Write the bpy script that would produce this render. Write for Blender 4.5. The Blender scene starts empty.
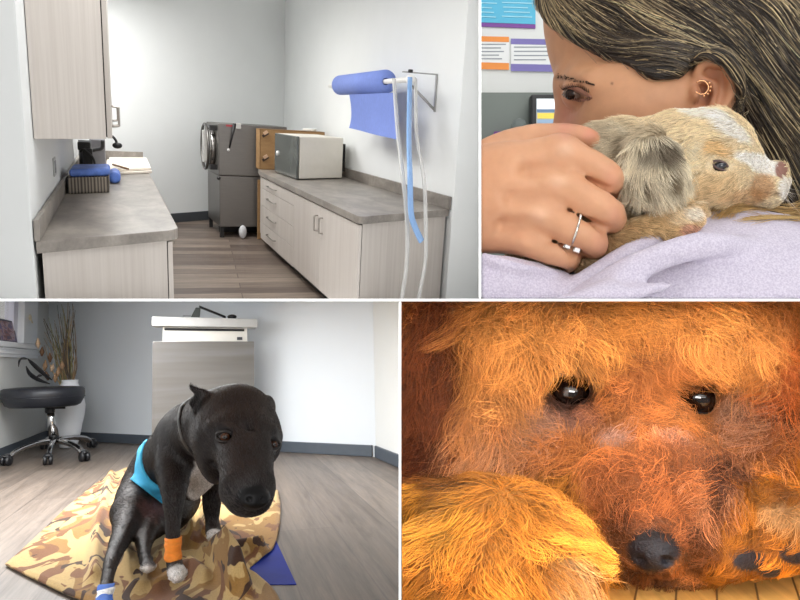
import bpy, bmesh, math, random
import numpy as np
from mathutils import Vector, Matrix
F = 700.0                     # focal length in pixels of an 800x600 frame
CAMZ = 1.5
SC = bpy.context.scene
COL = SC.collection
R_ = math.radians

# ------------------------------------------------------------------ colour and materials
def lin(c):
    c = c / 255.0
    return c / 12.92 if c <= 0.04045 else ((c + 0.055) / 1.055) ** 2.4
def rgb(h):
    h = h.lstrip('#')
    return (lin(int(h[0:2], 16)), lin(int(h[2:4], 16)), lin(int(h[4:6], 16)), 1.0)
def new_mat(name):
    m = bpy.data.materials.new(name); m.use_nodes = True
    nt = m.node_tree
    return m, nt, nt.nodes['Principled BSDF']
def node(nt, kind, **kw):
    n = nt.nodes.new(kind)
    for k, v in kw.items(): setattr(n, k, v)
    return n
def coords(nt, scale=(1, 1, 1), rot=(0, 0, 0)):
    tc = node(nt, 'ShaderNodeTexCoord'); mp = node(nt, 'ShaderNodeMapping')
    mp.inputs['Scale'].default_value = scale; mp.inputs['Rotation'].default_value = rot
    nt.links.new(tc.outputs['Object'], mp.inputs['Vector'])
    return mp.outputs['Vector']
def ramp(nt, fac, stops, interp='LINEAR'):
    r = node(nt, 'ShaderNodeValToRGB'); r.color_ramp.interpolation = interp
    e = r.color_ramp.elements
    while len(e) < len(stops): e.new(0.5)
    for i, (p, c) in enumerate(stops):
        e[i].position = p; e[i].color = c if not isinstance(c, str) else rgb(c)
    nt.links.new(fac, r.inputs['Fac'])
    return r.outputs['Color']
def noise(nt, vec, scale, detail=4, rough=0.55, dist=0.0):
    n = node(nt, 'ShaderNodeTexNoise')
    n.inputs['Scale'].default_value = scale; n.inputs['Detail'].default_value = detail
    n.inputs['Roughness'].default_value = rough; n.inputs['Distortion'].default_value = dist
    nt.links.new(vec, n.inputs['Vector'])
    return n.outputs['Fac']
def mixc(nt, fac, a, b, mode='MIX'):
    m = node(nt, 'ShaderNodeMix', data_type='RGBA', blend_type=mode)
    for s, v in ((m.inputs['Factor'], fac), (m.inputs['A'], a), (m.inputs['B'], b)): pass
    ins = [i for i in m.inputs if i.enabled]
    for s, v in zip(ins, (fac, a, b)):
        if hasattr(v, 'links'): nt.links.new(v, s)
        else: s.default_value = v
    return [o for o in m.outputs if o.enabled][0]
def bump(nt, h, strength, dist=0.01):
    b = node(nt, 'ShaderNodeBump'); b.inputs['Strength'].default_value = strength
    b.inputs['Distance'].default_value = dist
    nt.links.new(h, b.inputs['Height'])
    return b.outputs['Normal']
def plain(name, col, rough=0.5, metal=0.0, var=0.06, scale=20.0, stretch=(1, 1, 1), bmp=0.0, spec=0.5, bscale=None, **kw):
    """One colour broken up by a procedural noise."""
    m, nt, b = new_mat(name)
    c = rgb(col) if isinstance(col, str) else col
    v = coords(nt, stretch)
    f = noise(nt, v, scale)
    lo = tuple(max(0, x * (1 - var)) for x in c[:3]) + (1,); hi = tuple(min(1, x * (1 + var)) for x in c[:3]) + (1,)
    nt.links.new(ramp(nt, f, [(0.3, lo), (0.7, hi)]), b.inputs['Base Color'])
    b.inputs['Roughness'].default_value = rough; b.inputs['Metallic'].default_value = metal
    b.inputs['Specular IOR Level'].default_value = spec
    if bmp:
        h = f if bscale is None else noise(nt, v, bscale, 6)
        nt.links.new(bump(nt, h, bmp), b.inputs['Normal'])
    for k, val in kw.items(): b.inputs[k.replace('_', ' ')].default_value = val
    return m
def emit_mat(name, col, strength):
    m, nt, b = new_mat(name)
    b.inputs['Base Color'].default_value = rgb(col); b.inputs['Emission Color'].default_value = rgb(col)
    b.inputs['Emission Strength'].default_value = strength
    return m
def attr_mat(name, rough=0.5, spec=0.3, var=0.1, scale=60, bmp=0.0, bscale=200, sss=0.0, sheen=0.0, coat=0.0, bdist=0.001):
    """Colour from the mesh's own painted 'Col' attribute, broken up by noise."""
    m, nt, b = new_mat(name)
    a = node(nt, 'ShaderNodeAttribute', attribute_name='Col')
    v = coords(nt)
    f = noise(nt, v, scale)
    g = ramp(nt, f, [(0.3, (1 - var,) * 3 + (1,)), (0.7, (1 + var,) * 3 + (1,))])
    nt.links.new(mixc(nt, 1.0, a.outputs['Color'], g, 'MULTIPLY'), b.inputs['Base Color'])
    b.inputs['Roughness'].default_value = rough; b.inputs['Specular IOR Level'].default_value = spec
    b.inputs['Sheen Weight'].default_value = sheen; b.inputs['Coat Weight'].default_value = coat
    if sss:
        b.inputs['Subsurface Weight'].default_value = sss; b.inputs['Subsurface Scale'].default_value = 0.004
        b.inputs['Subsurface Radius'].default_value = (1.0, 0.35, 0.2)
    if bmp:
        nt.links.new(bump(nt, noise(nt, v, bscale, 3), bmp, bdist), b.inputs['Normal'])
    return m
def fur_mat(name, rough=0.55, spec=0.25):
    m, nt, b = new_mat(name)
    a = node(nt, 'ShaderNodeAttribute', attribute_name='Col')
    hi = node(nt, 'ShaderNodeHairInfo')
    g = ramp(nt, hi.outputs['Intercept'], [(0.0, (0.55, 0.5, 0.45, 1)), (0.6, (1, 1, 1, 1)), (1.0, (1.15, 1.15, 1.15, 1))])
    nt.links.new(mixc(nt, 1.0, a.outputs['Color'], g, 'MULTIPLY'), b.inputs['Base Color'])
    b.inputs['Roughness'].default_value = rough; b.inputs['Specular IOR Level'].default_value = spec
    return m

# ------------------------------------------------------------------ the four rooms as seen from the one camera
class Cell:
    """A room with its own axes. yvp = where its depth direction vanishes, zx = screen x of its vertical vanishing point."""
    def __init__(s, yvp, zx, h, planes, org=(0, 0)):
        y = Vector((yvp[0] - 400, F, 300 - yvp[1])).normalized()
        # z: perpendicular to y, leaning so that verticals stand upright at column zx
        a = zx - 400
        if abs(300 - yvp[1]) > 1:
            z = Vector((a, F, -((yvp[0] - 400) * a + F * F) / (300 - yvp[1])))
            if z.z < 0: z = -z
            z.normalize()
        else: z = Vector((0, 0, 1))
        x = y.cross(z).normalized()
        s.R = Matrix((x, y, z)).transposed()
        s.h = h; s.planes = planes
        c = Vector((0, 0, h))
        s.M = Matrix.Translation(Vector((0, 0, CAMZ)) - s.R @ c) @ s.R.to_4x4()
    def ray(s, u, v): return s.R.transposed() @ Vector((u - 400, F, 300 - v))
    def on_z(s, u, v, z=0.0):
        d = s.ray(u, v); return Vector((0, 0, s.h)) + d * ((z - s.h) / d.z)
    def on_x(s, u, v, x):
        d = s.ray(u, v); return Vector((0, 0, s.h)) + d * (x / d.x)
    def on_y(s, u, v, y):
        d = s.ray(u, v); return Vector((0, 0, s.h)) + d * (y / d.y)
    def on_plane(s, u, v, p, n):
        o = Vector((0, 0, s.h)); d = s.ray(u, v); return o + d * ((p - o).dot(n) / d.dot(n))
    def at(s, u, v, y):                      # alias: the point seen at (u, v) at room depth y
        return s.on_y(u, v, y)
    def pix(s, p):
        w = s.M @ Vector(p) - Vector((0, 0, CAMZ)); return (400 + F * w.x / w.y, 300 - F * w.z / w.y)
HT = 0.0007                                   # half thickness kept clear around the dividers
def divider_planes(side_h, side_v, ux):
    """Half spaces (point, outward normal) that bound a compartment: above/below the shelf, left/right of the upright."""
    n1 = Vector((0, 0, -1 if side_h == 'top' else 1))
    up = Vector(((ux - 400), F, 0)).normalized(); r = Vector((up.y, -up.x, 0))
    n2 = r if side_v == 'left' else -r
    c = Vector((0, 0, CAMZ))
    return [(c - n1 * HT, n1), (c - n2 * HT, n2)]
TL = Cell((113, 104), 240, 1.57, divider_planes('top', 'left', 480))
BL = Cell((214, 366), 214, 0.55, divider_planes('bottom', 'left', 400))
TR = Cell((400, 300), 400, 0.0, divider_planes('top', 'right', 480))
BR = Cell((400, 300), 400, 0.0, divider_planes('bottom', 'right', 400))

# ------------------------------------------------------------------ mesh building
class MB:
    def __init__(s): s.v = []; s.f = []; s.sm = []
    def add(s, vs, fs, smooth=False):
        b = len(s.v); s.v += [Vector(p) for p in vs]; s.f += [tuple(b + i for i in f) for f in fs]; s.sm += [smooth] * len(fs); return s
    def prism(s, poly, z0, z1):
        n = len(poly); vs = [(p[0], p[1], z0) for p in poly] + [(p[0], p[1], z1) for p in poly]
        a = sum(poly[i][0] * poly[(i + 1) % n][1] - poly[(i + 1) % n][0] * poly[i][1] for i in range(n))
        fs = [tuple(range(n))[::-1], tuple(range(n, 2 * n))] + [(i, (i + 1) % n, n + (i + 1) % n, n + i) for i in range(n)]
        if a < 0: fs = [f[::-1] for f in fs]
        return s.add(vs, fs)
    def hexa(s, b, t):
        """Eight-cornered block: bottom four and top four points, both counter-clockwise from above."""
        return s.add(list(b) + list(t), [(3, 2, 1, 0), (4, 5, 6, 7), (0, 1, 5, 4), (1, 2, 6, 5), (2, 3, 7, 6), (3, 0, 4, 7)])
    def slab(s, o, a, b, c):
        """Block from corner o with edge vectors a, b, c."""
        o, a, b, c = map(Vector, (o, a, b, c))
        if a.cross(b).dot(c) < 0: a, b = b, a
        return s.hexa([o, o + a, o + a + b, o + b], [o + c, o + a + c, o + a + b + c, o + b + c])
    def box(s, c, size, rot=None):
        x, y, z = (k / 2 for k in size); m = rot.to_3x3() if rot is not None else Matrix.Identity(3)
        P = lambda i, j, k: Vector(c) + m @ Vector((i * x, j * y, k * z))
        return s.hexa([P(-1, -1, -1), P(1, -1, -1), P(1, 1, -1), P(-1, 1, -1)], [P(-1, -1, 1), P(1, -1, 1), P(1, 1, 1), P(-1, 1, 1)])
    def tube(s, pts, r, n=10, closed=False, flat=1.0):
        pts = [Vector(p) for p in pts]; m = len(pts)
        rs = r if hasattr(r, '__len__') else [r] * m
        t0 = (pts[1] - pts[0]).normalized()
        u = t0.orthogonal().normalized(); b = len(s.v); vs = []
        for i, p in enumerate(pts):
            if closed: t = pts[(i + 1) % m] - pts[i - 1]
            else: t = pts[min(i + 1, m - 1)] - pts[max(i - 1, 0)]
            t.normalize(); u = (u - t * u.dot(t)).normalized(); w = t.cross(u)
            for k in range(n):
                a = 2 * math.pi * k / n; vs.append(p + (u * math.cos(a) + w * math.sin(a) * flat) * rs[i])
        fs = []
        for i in range(m if closed else m - 1):
            for k in range(n):
                j = (i + 1) % m; fs.append((i * n + k, i * n + (k + 1) % n, j * n + (k + 1) % n, j * n + k))
        s.add(vs, fs, True)
        if not closed: s.f += [tuple(b + k for k in range(n))[::-1], tuple(b + (m - 1) * n + k for k in range(n))]; s.sm += [False, False]
        return s
    def lathe(s, prof, c=(0, 0, 0), axis=(0, 0, 1), n=32, smooth=True):
        """prof: (radius, distance along axis)."""
        ax = Vector(axis).normalized(); u = ax.orthogonal().normalized(); w = ax.cross(u); vs = []; m = len(prof)
        for r, z in prof:
            for k in range(n):
                a = 2 * math.pi * k / n; vs.append(Vector(c) + ax * z + (u * math.cos(a) + w * math.sin(a)) * max(r, 1e-5))
        fs = [(i * n + k, i * n + (k + 1) % n, (i + 1) * n + (k + 1) % n, (i + 1) * n + k) for i in range(m - 1) for k in range(n)]
        b = len(s.v); s.add(vs, fs, smooth)
        if tuple(prof[0]) != tuple(prof[-1]): s.f += [tuple(b + k for k in range(n))[::-1], tuple(b + (m - 1) * n + k for k in range(n))]; s.sm += [False, False]
        return s
    def grid(s, P, smooth=True):
        """P: rows of points."""
        m, n = len(P), len(P[0])
        return s.add([q for row in P for q in row], [(i * n + j, i * n + j + 1, (i + 1) * n + j + 1, (i + 1) * n + j) for i in range(m - 1) for j in range(n - 1)], smooth)
    def ball(s, c, r, n=16, m=10, rot=None):
        r = r if hasattr(r, '__len__') else (r, r, r); mt = rot.to_3x3() if rot is not None else Matrix.Identity(3)
        P = [[Vector(c) + mt @ Vector((r[0] * math.sin(math.pi * i / m) * math.cos(2 * math.pi * k / n), r[1] * math.sin(math.pi * i / m) * math.sin(2 * math.pi * k / n), -r[2] * math.cos(math.pi * i / m))) for k in range(n + 1)] for i in range(m + 1)]
        return s.grid(P)
def smooth_path(pts, k=6):
    """Catmull-Rom through the points."""
    pts = [Vector(p) for p in pts]; out = []
    q = [pts[0] * 2 - pts[1]] + pts + [pts[-1] * 2 - pts[-2]]
    for i in range(1, len(q) - 2):
        for j in range(k):
            t = j / k
            out.append(0.5 * ((2 * q[i]) + (q[i + 1] - q[i - 1]) * t + (2 * q[i - 1] - 5 * q[i] + 4 * q[i + 1] - q[i + 2]) * t * t + (3 * q[i] - q[i - 1] - 3 * q[i + 1] + q[i + 2]) * t ** 3))
    out.append(pts[-1]); return out
def finish_mesh(name, mb, mats, cell, off, bevel=0.0, seg=2, clip=False, solid=0.0, merge=False, split=40):
    me = bpy.data.meshes.new(name)
    if isinstance(mb, MB):
        me.from_pydata([v - off for v in mb.v], [], mb.f); me.update()
        me.polygons.foreach_set('use_smooth', mb.sm)
        bm = bmesh.new(); bm.from_mesh(me)
        if merge: bmesh.ops.remove_doubles(bm, verts=bm.verts, dist=1e-5)
        if bevel:
            es = [e for e in bm.edges if len(e.link_faces) == 2 and e.calc_face_angle(0) > R_(split)]
            bmesh.ops.bevel(bm, geom=es, offset=bevel, segments=seg, profile=0.6, affect='EDGES', clamp_overlap=True)
        if clip and cell is not None:
            Mi = (cell.M @ Matrix.Translation(off)).inverted()
            for p, n in cell.planes:
                lp = Mi @ p; ln = (Mi.to_3x3() @ n).normalized()
                r = bmesh.ops.bisect_plane(bm, geom=bm.verts[:] + bm.edges[:] + bm.faces[:], plane_co=lp, plane_no=ln, clear_outer=True, dist=1e-6)
                es = [g for g in r['geom_cut'] if isinstance(g, bmesh.types.BMEdge) and g.is_boundary]
                if es and clip != 'open': bmesh.ops.holes_fill(bm, edges=es)
        bm.to_mesh(me); bm.free()
    for m in (mats if isinstance(mats, (list, tuple)) else [mats]): me.materials.append(m)
    return me
def base_of(mb):
    xs = [v.x for v in mb.v]; ys = [v.y for v in mb.v]; zs = [v.z for v in mb.v]
    return Vector(((min(xs) + max(xs)) / 2, (min(ys) + max(ys)) / 2, min(zs)))
def tagit(o, label=None, cat=None, group=None, kind=None):
    for k, v in (('label', label), ('category', cat), ('group', group), ('kind', kind)):
        if v: o[k] = v
    return o
class Thing:
    """An Empty at the thing's base that parents its parts (all coordinates are the room's)."""
    def __init__(s, name, label, cat, cell, base, group=None):
        s.cell = cell; s.base = Vector(base)
        s.o = bpy.data.objects.new(name, None); COL.objects.link(s.o); s.o.empty_display_size = 0.05
        s.o.matrix_world = cell.M @ Matrix.Translation(s.base)
        tagit(s.o, label, cat, group)
    def part(s, name, mb, mat, parent=None, label=None, kind=None, **kw):
        me = finish_mesh(name, mb, mat, s.cell, s.base, **kw)
        o = bpy.data.objects.new(name, me); COL.objects.link(o); o.parent = parent or s.o
        tagit(o, label, kind=kind)
        return o
def single(name, mb, mat, label, cat, cell, group=None, kind=None, **kw):
    off = base_of(mb)
    me = finish_mesh(name, mb, mat, cell, off, **kw)
    o = bpy.data.objects.new(name, me); COL.objects.link(o); o.matrix_world = cell.M @ Matrix.Translation(off)
    return tagit(o, label, cat, group, kind)
def struct(name, mb, mat, cell, label=None, **kw):
    return single(name, mb, mat, label, None, cell, kind='structure', **kw)
def subpart(o, name, mb, mat, cell, label=None, **kw):
    """A child mesh of a single-mesh thing."""
    off = (cell.M.inverted() @ o.matrix_basis).translation
    me = finish_mesh(name, mb, mat, cell, off, **kw)
    c = bpy.data.objects.new(name, me); COL.objects.link(c); c.parent = o
    tagit(c, label); return c
def area(name, cell, p, target, size, power, col=(1, 1, 1), size_y=None, spread=None):
    l = bpy.data.lights.new(name, 'AREA'); l.energy = power; l.color = col; l.shape = 'RECTANGLE'; l.size = size; l.size_y = size_y or size
    if spread: l.spread = spread
    o = bpy.data.objects.new(name, l); COL.objects.link(o)
    d = (Vector(target) - Vector(p)).normalized()
    o.matrix_world = cell.M @ Matrix.Translation(p) @ d.to_track_quat('-Z', 'Y').to_matrix().to_4x4()
    return o
def text_mb(txt, size, font_res=3):
    """Lettering as flat geometry in the xy plane, baseline at the origin."""
    cu = bpy.data.curves.new('t', 'FONT'); cu.body = txt; cu.size = size; cu.resolution_u = font_res
    o = bpy.data.objects.new('t', cu); COL.objects.link(o)
    me = o.to_mesh(); mb = MB(); mb.add([v.co.copy() for v in me.vertices], [tuple(p.vertices) for p in me.polygons])
    o.to_mesh_clear(); bpy.data.objects.remove(o); bpy.data.curves.remove(cu)
    return mb
def place_mb(dst, src, o, ex, ey, en=None, lift=0.0):
    o, ex, ey = Vector(o), Vector(ex), Vector(ey); n = ex.cross(ey).normalized()
    dst.add([o + ex * v.x + ey * v.y + n * lift for v in src.v], src.f)
    return dst

# ------------------------------------------------------------------ signed distance sculpting (numpy), surface nets
def _len(p): return np.sqrt((p * p).sum(-1))
HAIR_PLANES = []                              # strands stay inside their own compartment
class Sculpt:
    def __init__(s, lo, hi, vox):
        s.lo = np.array(lo, float); s.vox = vox
        s.n = np.ceil((np.array(hi, float) - s.lo) / vox).astype(int) + 1
        s.D = np.full(s.n, 1e3, np.float32)
    def sub(s, lo, hi):
        a = np.clip(np.floor((np.array(lo) - s.lo) / s.vox).astype(int), 0, s.n); b = np.clip(np.ceil((np.array(hi) - s.lo) / s.vox).astype(int) + 1, 0, s.n)
        if (b <= a).any(): return None, None
        ax = [s.lo[i] + s.vox * np.arange(a[i], b[i]) for i in range(3)]
        P = np.stack(np.meshgrid(*ax, indexing='ij'), -1).astype(np.float32)
        return (slice(a[0], b[0]), slice(a[1], b[1]), slice(a[2], b[2])), P
    def apply(s, lo, hi, fn, k, mode):
        m = max(k, s.vox * 3) + s.vox
        sl, P = s.sub(np.array(lo) - m, np.array(hi) + m)
        if sl is None: return s
        d = fn(P).astype(np.float32); D = s.D[sl]
        if mode == 'sub': d = -d
        if mode == 'add':
            if k > 0:
                h = np.maximum(k - np.abs(D - d), 0) / k; s.D[sl] = np.minimum(D, d) - h * h * k * 0.25
            else: s.D[sl] = np.minimum(D, d)
        else:
            if k > 0:
                h = np.maximum(k - np.abs(D - d), 0) / k; s.D[sl] = np.maximum(D, d) + h * h * k * 0.25
            else: s.D[sl] = np.maximum(D, d)
        return s
    def ell(s, c, r, rot=None, k=0.0, mode='add'):
        c = np.array(c, float); r = np.array(r if hasattr(r, '__len__') else (r,) * 3, float); m = np.array(rot.to_3x3()) if rot is not None else None
        R = r.max() if rot is not None else r
        def fn(P):
            q = P - c.astype(np.float32)
            if m is not None: q = q @ m.astype(np.float32)
            k0 = _len(q / r); k1 = np.maximum(_len(q / (r * r)), 1e-9); return k0 * (k0 - 1) / k1
        return s.apply(c - R, c + R, fn, k, mode)
    def cone(s, a, b, ra, rb, k=0.0, mode='add'):
        a = np.array(a, float); b = np.array(b, float); R = max(ra, rb); ab = b - a; L = float(ab @ ab)
        def fn(P):
            q = P - a.astype(np.float32); t = np.clip((q @ ab.astype(np.float32)) / max(L, 1e-12), 0, 1)
            return _len(q - t[..., None] * ab.astype(np.float32)) - (ra + (rb - ra) * t)
        return s.apply(np.minimum(a, b) - R, np.maximum(a, b) + R, fn, k, mode)
    def chain(s, pts, rs, k=0.0, mode='add', smooth=0):
        if smooth:
            q = smooth_path([tuple(p) + () for p in pts], smooth); t = np.linspace(0, len(pts) - 1, len(q)); rs = np.interp(t, np.arange(len(pts)), rs); pts = [np.array(x) for x in q]
        pts = [np.array(p, float) for p in pts]
        lo = np.min([p - r for p, r in zip(pts, rs)], 0); hi = np.max([p + r for p, r in zip(pts, rs)], 0)
        def fn(P):
            best = None
            for i in range(len(pts) - 1):
                a, b = pts[i].astype(np.float32), pts[i + 1].astype(np.float32); ab = b - a; L = max(float(ab @ ab), 1e-12)
                q = P - a; t = np.clip((q @ ab) / L, 0, 1); d = _len(q - t[..., None] * ab) - (rs[i] + (rs[i + 1] - rs[i]) * t)
                best = d if best is None else np.minimum(best, d)
            return best
        return s.apply(lo, hi, fn, k, mode)
    def half(s, p, n, k=0.0):
        """Keep the side of the plane that n points away from."""
        p = np.array(p, float); n = np.array(n, float); n /= np.linalg.norm(n)
        sl, P = s.sub(s.lo, s.lo + s.vox * (s.n - 1))
        d = ((P - p.astype(np.float32)) @ n.astype(np.float32)); s.D[sl] = np.maximum(s.D[sl], d); return s
    def poly(s, C, px, y0, y1, k=0.0, mode='add', thick=None):
        """Solid whose outline, seen from the viewer, is the given polygon; it reaches from depth y0 to y1."""
        q = np.array([np.array(C.ray(u, v)) for u, v in px]); q = np.stack([q[:, 0] / q[:, 1], q[:, 2] / q[:, 1]], 1)
        lo = np.array([min(q[:, 0].min() * y0, q[:, 0].min() * y1), y0, C.h + min(q[:, 1].min() * y0, q[:, 1].min() * y1)]); hi = np.array([max(q[:, 0].max() * y0, q[:, 0].max() * y1), y1, C.h + max(q[:, 1].max() * y0, q[:, 1].max() * y1)])
        def fn(P):
            y = np.maximum(P[..., 1], 1e-3); a = np.stack([P[..., 0] / y, (P[..., 2] - C.h) / y], -1)
            best = np.full(a.shape[:-1], 1e9, np.float32); ins = np.zeros(a.shape[:-1], bool)
            for i in range(len(q)):
                p0, p1 = q[i], q[(i + 1) % len(q)]; e = p1 - p0; w = a - p0.astype(np.float32)
                t = np.clip((w @ e.astype(np.float32)) / (e @ e), 0, 1); best = np.minimum(best, ((w - t[..., None] * e.astype(np.float32)) ** 2).sum(-1))
                c = (p0[1] > a[..., 1]) != (p1[1] > a[..., 1]); ins ^= c & (a[..., 0] < e[0] * (a[..., 1] - p0[1]) / (e[1] if abs(e[1]) > 1e-9 else 1e-9) + p0[0])
            d2 = np.sqrt(best) * np.where(ins, -1, 1) * y; dy = np.abs(P[..., 1] - (y0 + y1) / 2) - (y1 - y0) / 2
            return np.minimum(np.maximum(d2, dy), 0) + np.sqrt(np.maximum(d2, 0) ** 2 + np.maximum(dy, 0) ** 2)
        return s.apply(lo, hi, fn, k, mode)
    def sample(s, P):
        f = (P - s.lo) / s.vox; i = np.clip(np.floor(f).astype(int), 0, s.n - 2); w = np.clip(f - i, 0, 1); out = 0
        for a in (0, 1):
            for b in (0, 1):
                for c in (0, 1): out = out + s.D[i[:, 0] + a, i[:, 1] + b, i[:, 2] + c] * (w[:, 0] if a else 1 - w[:, 0]) * (w[:, 1] if b else 1 - w[:, 1]) * (w[:, 2] if c else 1 - w[:, 2])
        return out
    def grad(s, P):
        e = s.vox; g = np.stack([s.sample(P + np.eye(3)[i] * e) - s.sample(P - np.eye(3)[i] * e) for i in range(3)], 1)
        return g / np.maximum(np.linalg.norm(g, axis=1), 1e-9)[:, None]
    def displace(s, fn, band):
        """Add fn(points) to the distance close to the surface."""
        idx = np.nonzero(np.abs(s.D) < band); P = s.lo + s.vox * np.stack(idx, -1)
        s.D[idx] += fn(P).astype(np.float32); return s
    def hit(s, C, u, v, y0=0.1, y1=4.0):
        """First surface point met when looking along pixel (u, v)."""
        a, b = np.array(C.on_y(u, v, y0)), np.array(C.on_y(u, v, y1)); n = int((y1 - y0) / (s.vox * .25))
        q = a + (b - a) * np.linspace(0, 1, n)[:, None]; i = np.round((q - s.lo) / s.vox).astype(int)
        ok = ((i >= 0) & (i < s.n)).all(1); d = np.full(n, 9.0); j = i[ok]; d[ok] = s.D[j[:, 0], j[:, 1], j[:, 2]] 
        k = np.nonzero(d < 0)[0]
        return q[k[0]] if len(k) else None
    def mesh(s):
        D = s.D.copy()
        for ax in range(3):                      # close the skin at the edge of the block
            sl = [slice(None)] * 3; sl[ax] = 0; D[tuple(sl)] = np.maximum(D[tuple(sl)], s.vox); sl[ax] = -1; D[tuple(sl)] = np.maximum(D[tuple(sl)], s.vox)
        I = D < 0; n = np.array(D.shape)
        c = [(i, j, k) for i in (0, 1) for j in (0, 1) for k in (0, 1)]
        V = lambda A, o: A[o[0]:n[0] - 1 + o[0], o[1]:n[1] - 1 + o[1], o[2]:n[2] - 1 + o[2]]
        cnt = sum(V(I, o).astype(np.int8) for o in c); act = (cnt > 0) & (cnt < 8)
        ijk = np.argwhere(act); idx = np.full(act.shape, -1, np.int64); idx[act] = np.arange(len(ijk))
        acc = np.zeros((len(ijk), 3)); w = np.zeros(len(ijk))
        for a in range(8):
            for b in range(a + 1, 8):
                oa, ob = np.array(c[a]), np.array(c[b])
                if np.abs(oa - ob).sum() != 1: continue
                pa, pb = ijk + oa, ijk + ob
                da = D[pa[:, 0], pa[:, 1], pa[:, 2]]; db = D[pb[:, 0], pb[:, 1], pb[:, 2]]; x = (da < 0) != (db < 0)
                t = np.where(x, da / np.where(x, da - db, 1), 0); acc += np.where(x[:, None], oa + (ob - oa) * t[:, None], 0); w += x
        verts = (ijk + acc / w[:, None]) * s.vox + s.lo
        quads = []
        for ax in range(3):
            u, v = (ax + 1) % 3, (ax + 2) % 3
            a = np.argwhere(np.take(I, range(n[ax] - 1), ax) != np.take(I, range(1, n[ax]), ax))
            a = a[(a[:, u] > 0) & (a[:, v] > 0) & (a[:, u] < n[u] - 1) & (a[:, v] < n[v] - 1)]
            q = []
            for du, dv in ((0, 0), (1, 0), (1, 1), (0, 1)):
                p = a.copy(); p[:, u] -= du; p[:, v] -= dv; q.append(idx[p[:, 0], p[:, 1], p[:, 2]])
            q = np.stack(q, 1); ins = I[a[:, 0], a[:, 1], a[:, 2]]
            q[~ins] = q[~ins][:, ::-1]; quads.append(q)
        quads = np.concatenate(quads)
        return verts, quads
def relax(v, q, it=2, lam=0.5):
    """Laplacian smoothing of a quad mesh."""
    e = np.concatenate([q[:, [0, 1]], q[:, [1, 2]], q[:, [2, 3]], q[:, [3, 0]]])
    for _ in range(it):
        acc = np.zeros_like(v); w = np.zeros(len(v))
        np.add.at(acc, e[:, 0], v[e[:, 1]]); np.add.at(acc, e[:, 1], v[e[:, 0]]); np.add.at(w, e[:, 0], 1); np.add.at(w, e[:, 1], 1)
        v = v + lam * (acc / np.maximum(w, 1)[:, None] - v)
    return v
def normals_of(v, q):
    fn = np.cross(v[q[:, 2]] - v[q[:, 0]], v[q[:, 3]] - v[q[:, 1]]); N = np.zeros_like(v)
    for i in range(4): np.add.at(N, q[:, i], fn)
    return N / np.maximum(np.linalg.norm(N, axis=1), 1e-12)[:, None]
def np_mesh(name, v, q, mat, off, col=None):
    """Mesh from arrays with a painted colour per vertex."""
    me = bpy.data.meshes.new(name)
    me.vertices.add(len(v)); me.vertices.foreach_set('co', (v - np.array(off)).astype(np.float32).ravel())
    me.loops.add(q.size); me.loops.foreach_set('vertex_index', q.astype(np.int32).ravel())
    me.polygons.add(len(q)); me.polygons.foreach_set('loop_start', (np.arange(len(q)) * q.shape[1]).astype(np.int32))
    me.polygons.foreach_set('use_smooth', np.ones(len(q), bool))
    me.update(calc_edges=True); me.validate()
    if col is not None:
        a = me.color_attributes.new('Col', 'FLOAT_COLOR', 'POINT'); c = np.ones((len(v), 4), np.float32); c[:, :3] = col
        a.data.foreach_set('color', c.ravel())
    me.materials.append(mat); return me
def np_object(name, me, cell, off, parent=None):
    o = bpy.data.objects.new(name, me); COL.objects.link(o)
    if parent is not None: o.parent = parent
    else: o.matrix_world = cell.M @ Matrix.Translation(off)
    return o
def hairs(name, P, rad, col, mat, off, parent):
    """P: (N, K, 3) strand points; rad: (N, K) or (K,); col: (N, 3)."""
    for p_, n_ in HAIR_PLANES:
        n_ = np.array(n_); d_ = (P - (np.array(p_) - [0, 0, CAMZ])) @ n_; P = P - n_ * np.maximum(d_ + .0005, 0)[..., None]
    N, K = P.shape[:2]; hc = bpy.data.hair_curves.new(name); hc.add_curves([K] * N)
    hc.attributes['position'].data.foreach_set('vector', (P - np.array(off)).astype(np.float32).ravel())
    if 'radius' not in hc.attributes: hc.attributes.new('radius', 'FLOAT', 'POINT')
    r = np.broadcast_to(rad, (N, K)).astype(np.float32).copy(); hc.attributes['radius'].data.foreach_set('value', r.ravel())
    a = hc.attributes.new('Col', 'FLOAT_COLOR', 'CURVE'); c = np.ones((N, 4), np.float32); c[:, :3] = np.clip(col, 0, 1); a.data.foreach_set('color', c.ravel())
    hc.materials.append(mat); o = bpy.data.objects.new(name, hc); COL.objects.link(o); o.parent = parent; return o
def sample_surface(v, q, N, n, rng, dens=None):
    """n random points on a quad mesh: positions, normals, area-weighted (times dens per vertex)."""
    c = v[q]; A = 0.5 * np.linalg.norm(np.cross(c[:, 2] - c[:, 0], c[:, 3] - c[:, 1]), axis=1)
    if dens is not None: A = A * dens[q].mean(1)
    f = rng.choice(len(q), n, p=A / A.sum()); a, b = rng.random(n), rng.random(n)
    w = np.stack([(1 - a) * (1 - b), a * (1 - b), a * b, (1 - a) * b], 1)[:, :, None]
    nn = (N[q[f]] * w).sum(1); nn /= np.linalg.norm(nn, axis=1)[:, None]
    return (c[f] * w).sum(1), nn, f
def vnoise(P, scale, seed=0):
    """Cheap smooth value noise, vectorised: three octave sines with hashed phases; returns about -1..1."""
    r = np.random.default_rng(seed); out = np.zeros(P.shape[:-1])
    for o in range(5):
        k = r.normal(size=3); k /= np.linalg.norm(k); k *= scale * (0.7 + 0.9 * r.random()); out = out + np.sin(P @ k + r.random() * 6.28 + 1.3 * np.sin(P @ (k[[1, 2, 0]] * 0.8) + r.random() * 6.28))
    return out / 2.6
def unit(a): return a / np.maximum(np.linalg.norm(a, axis=-1), 1e-12)[..., None]
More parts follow.
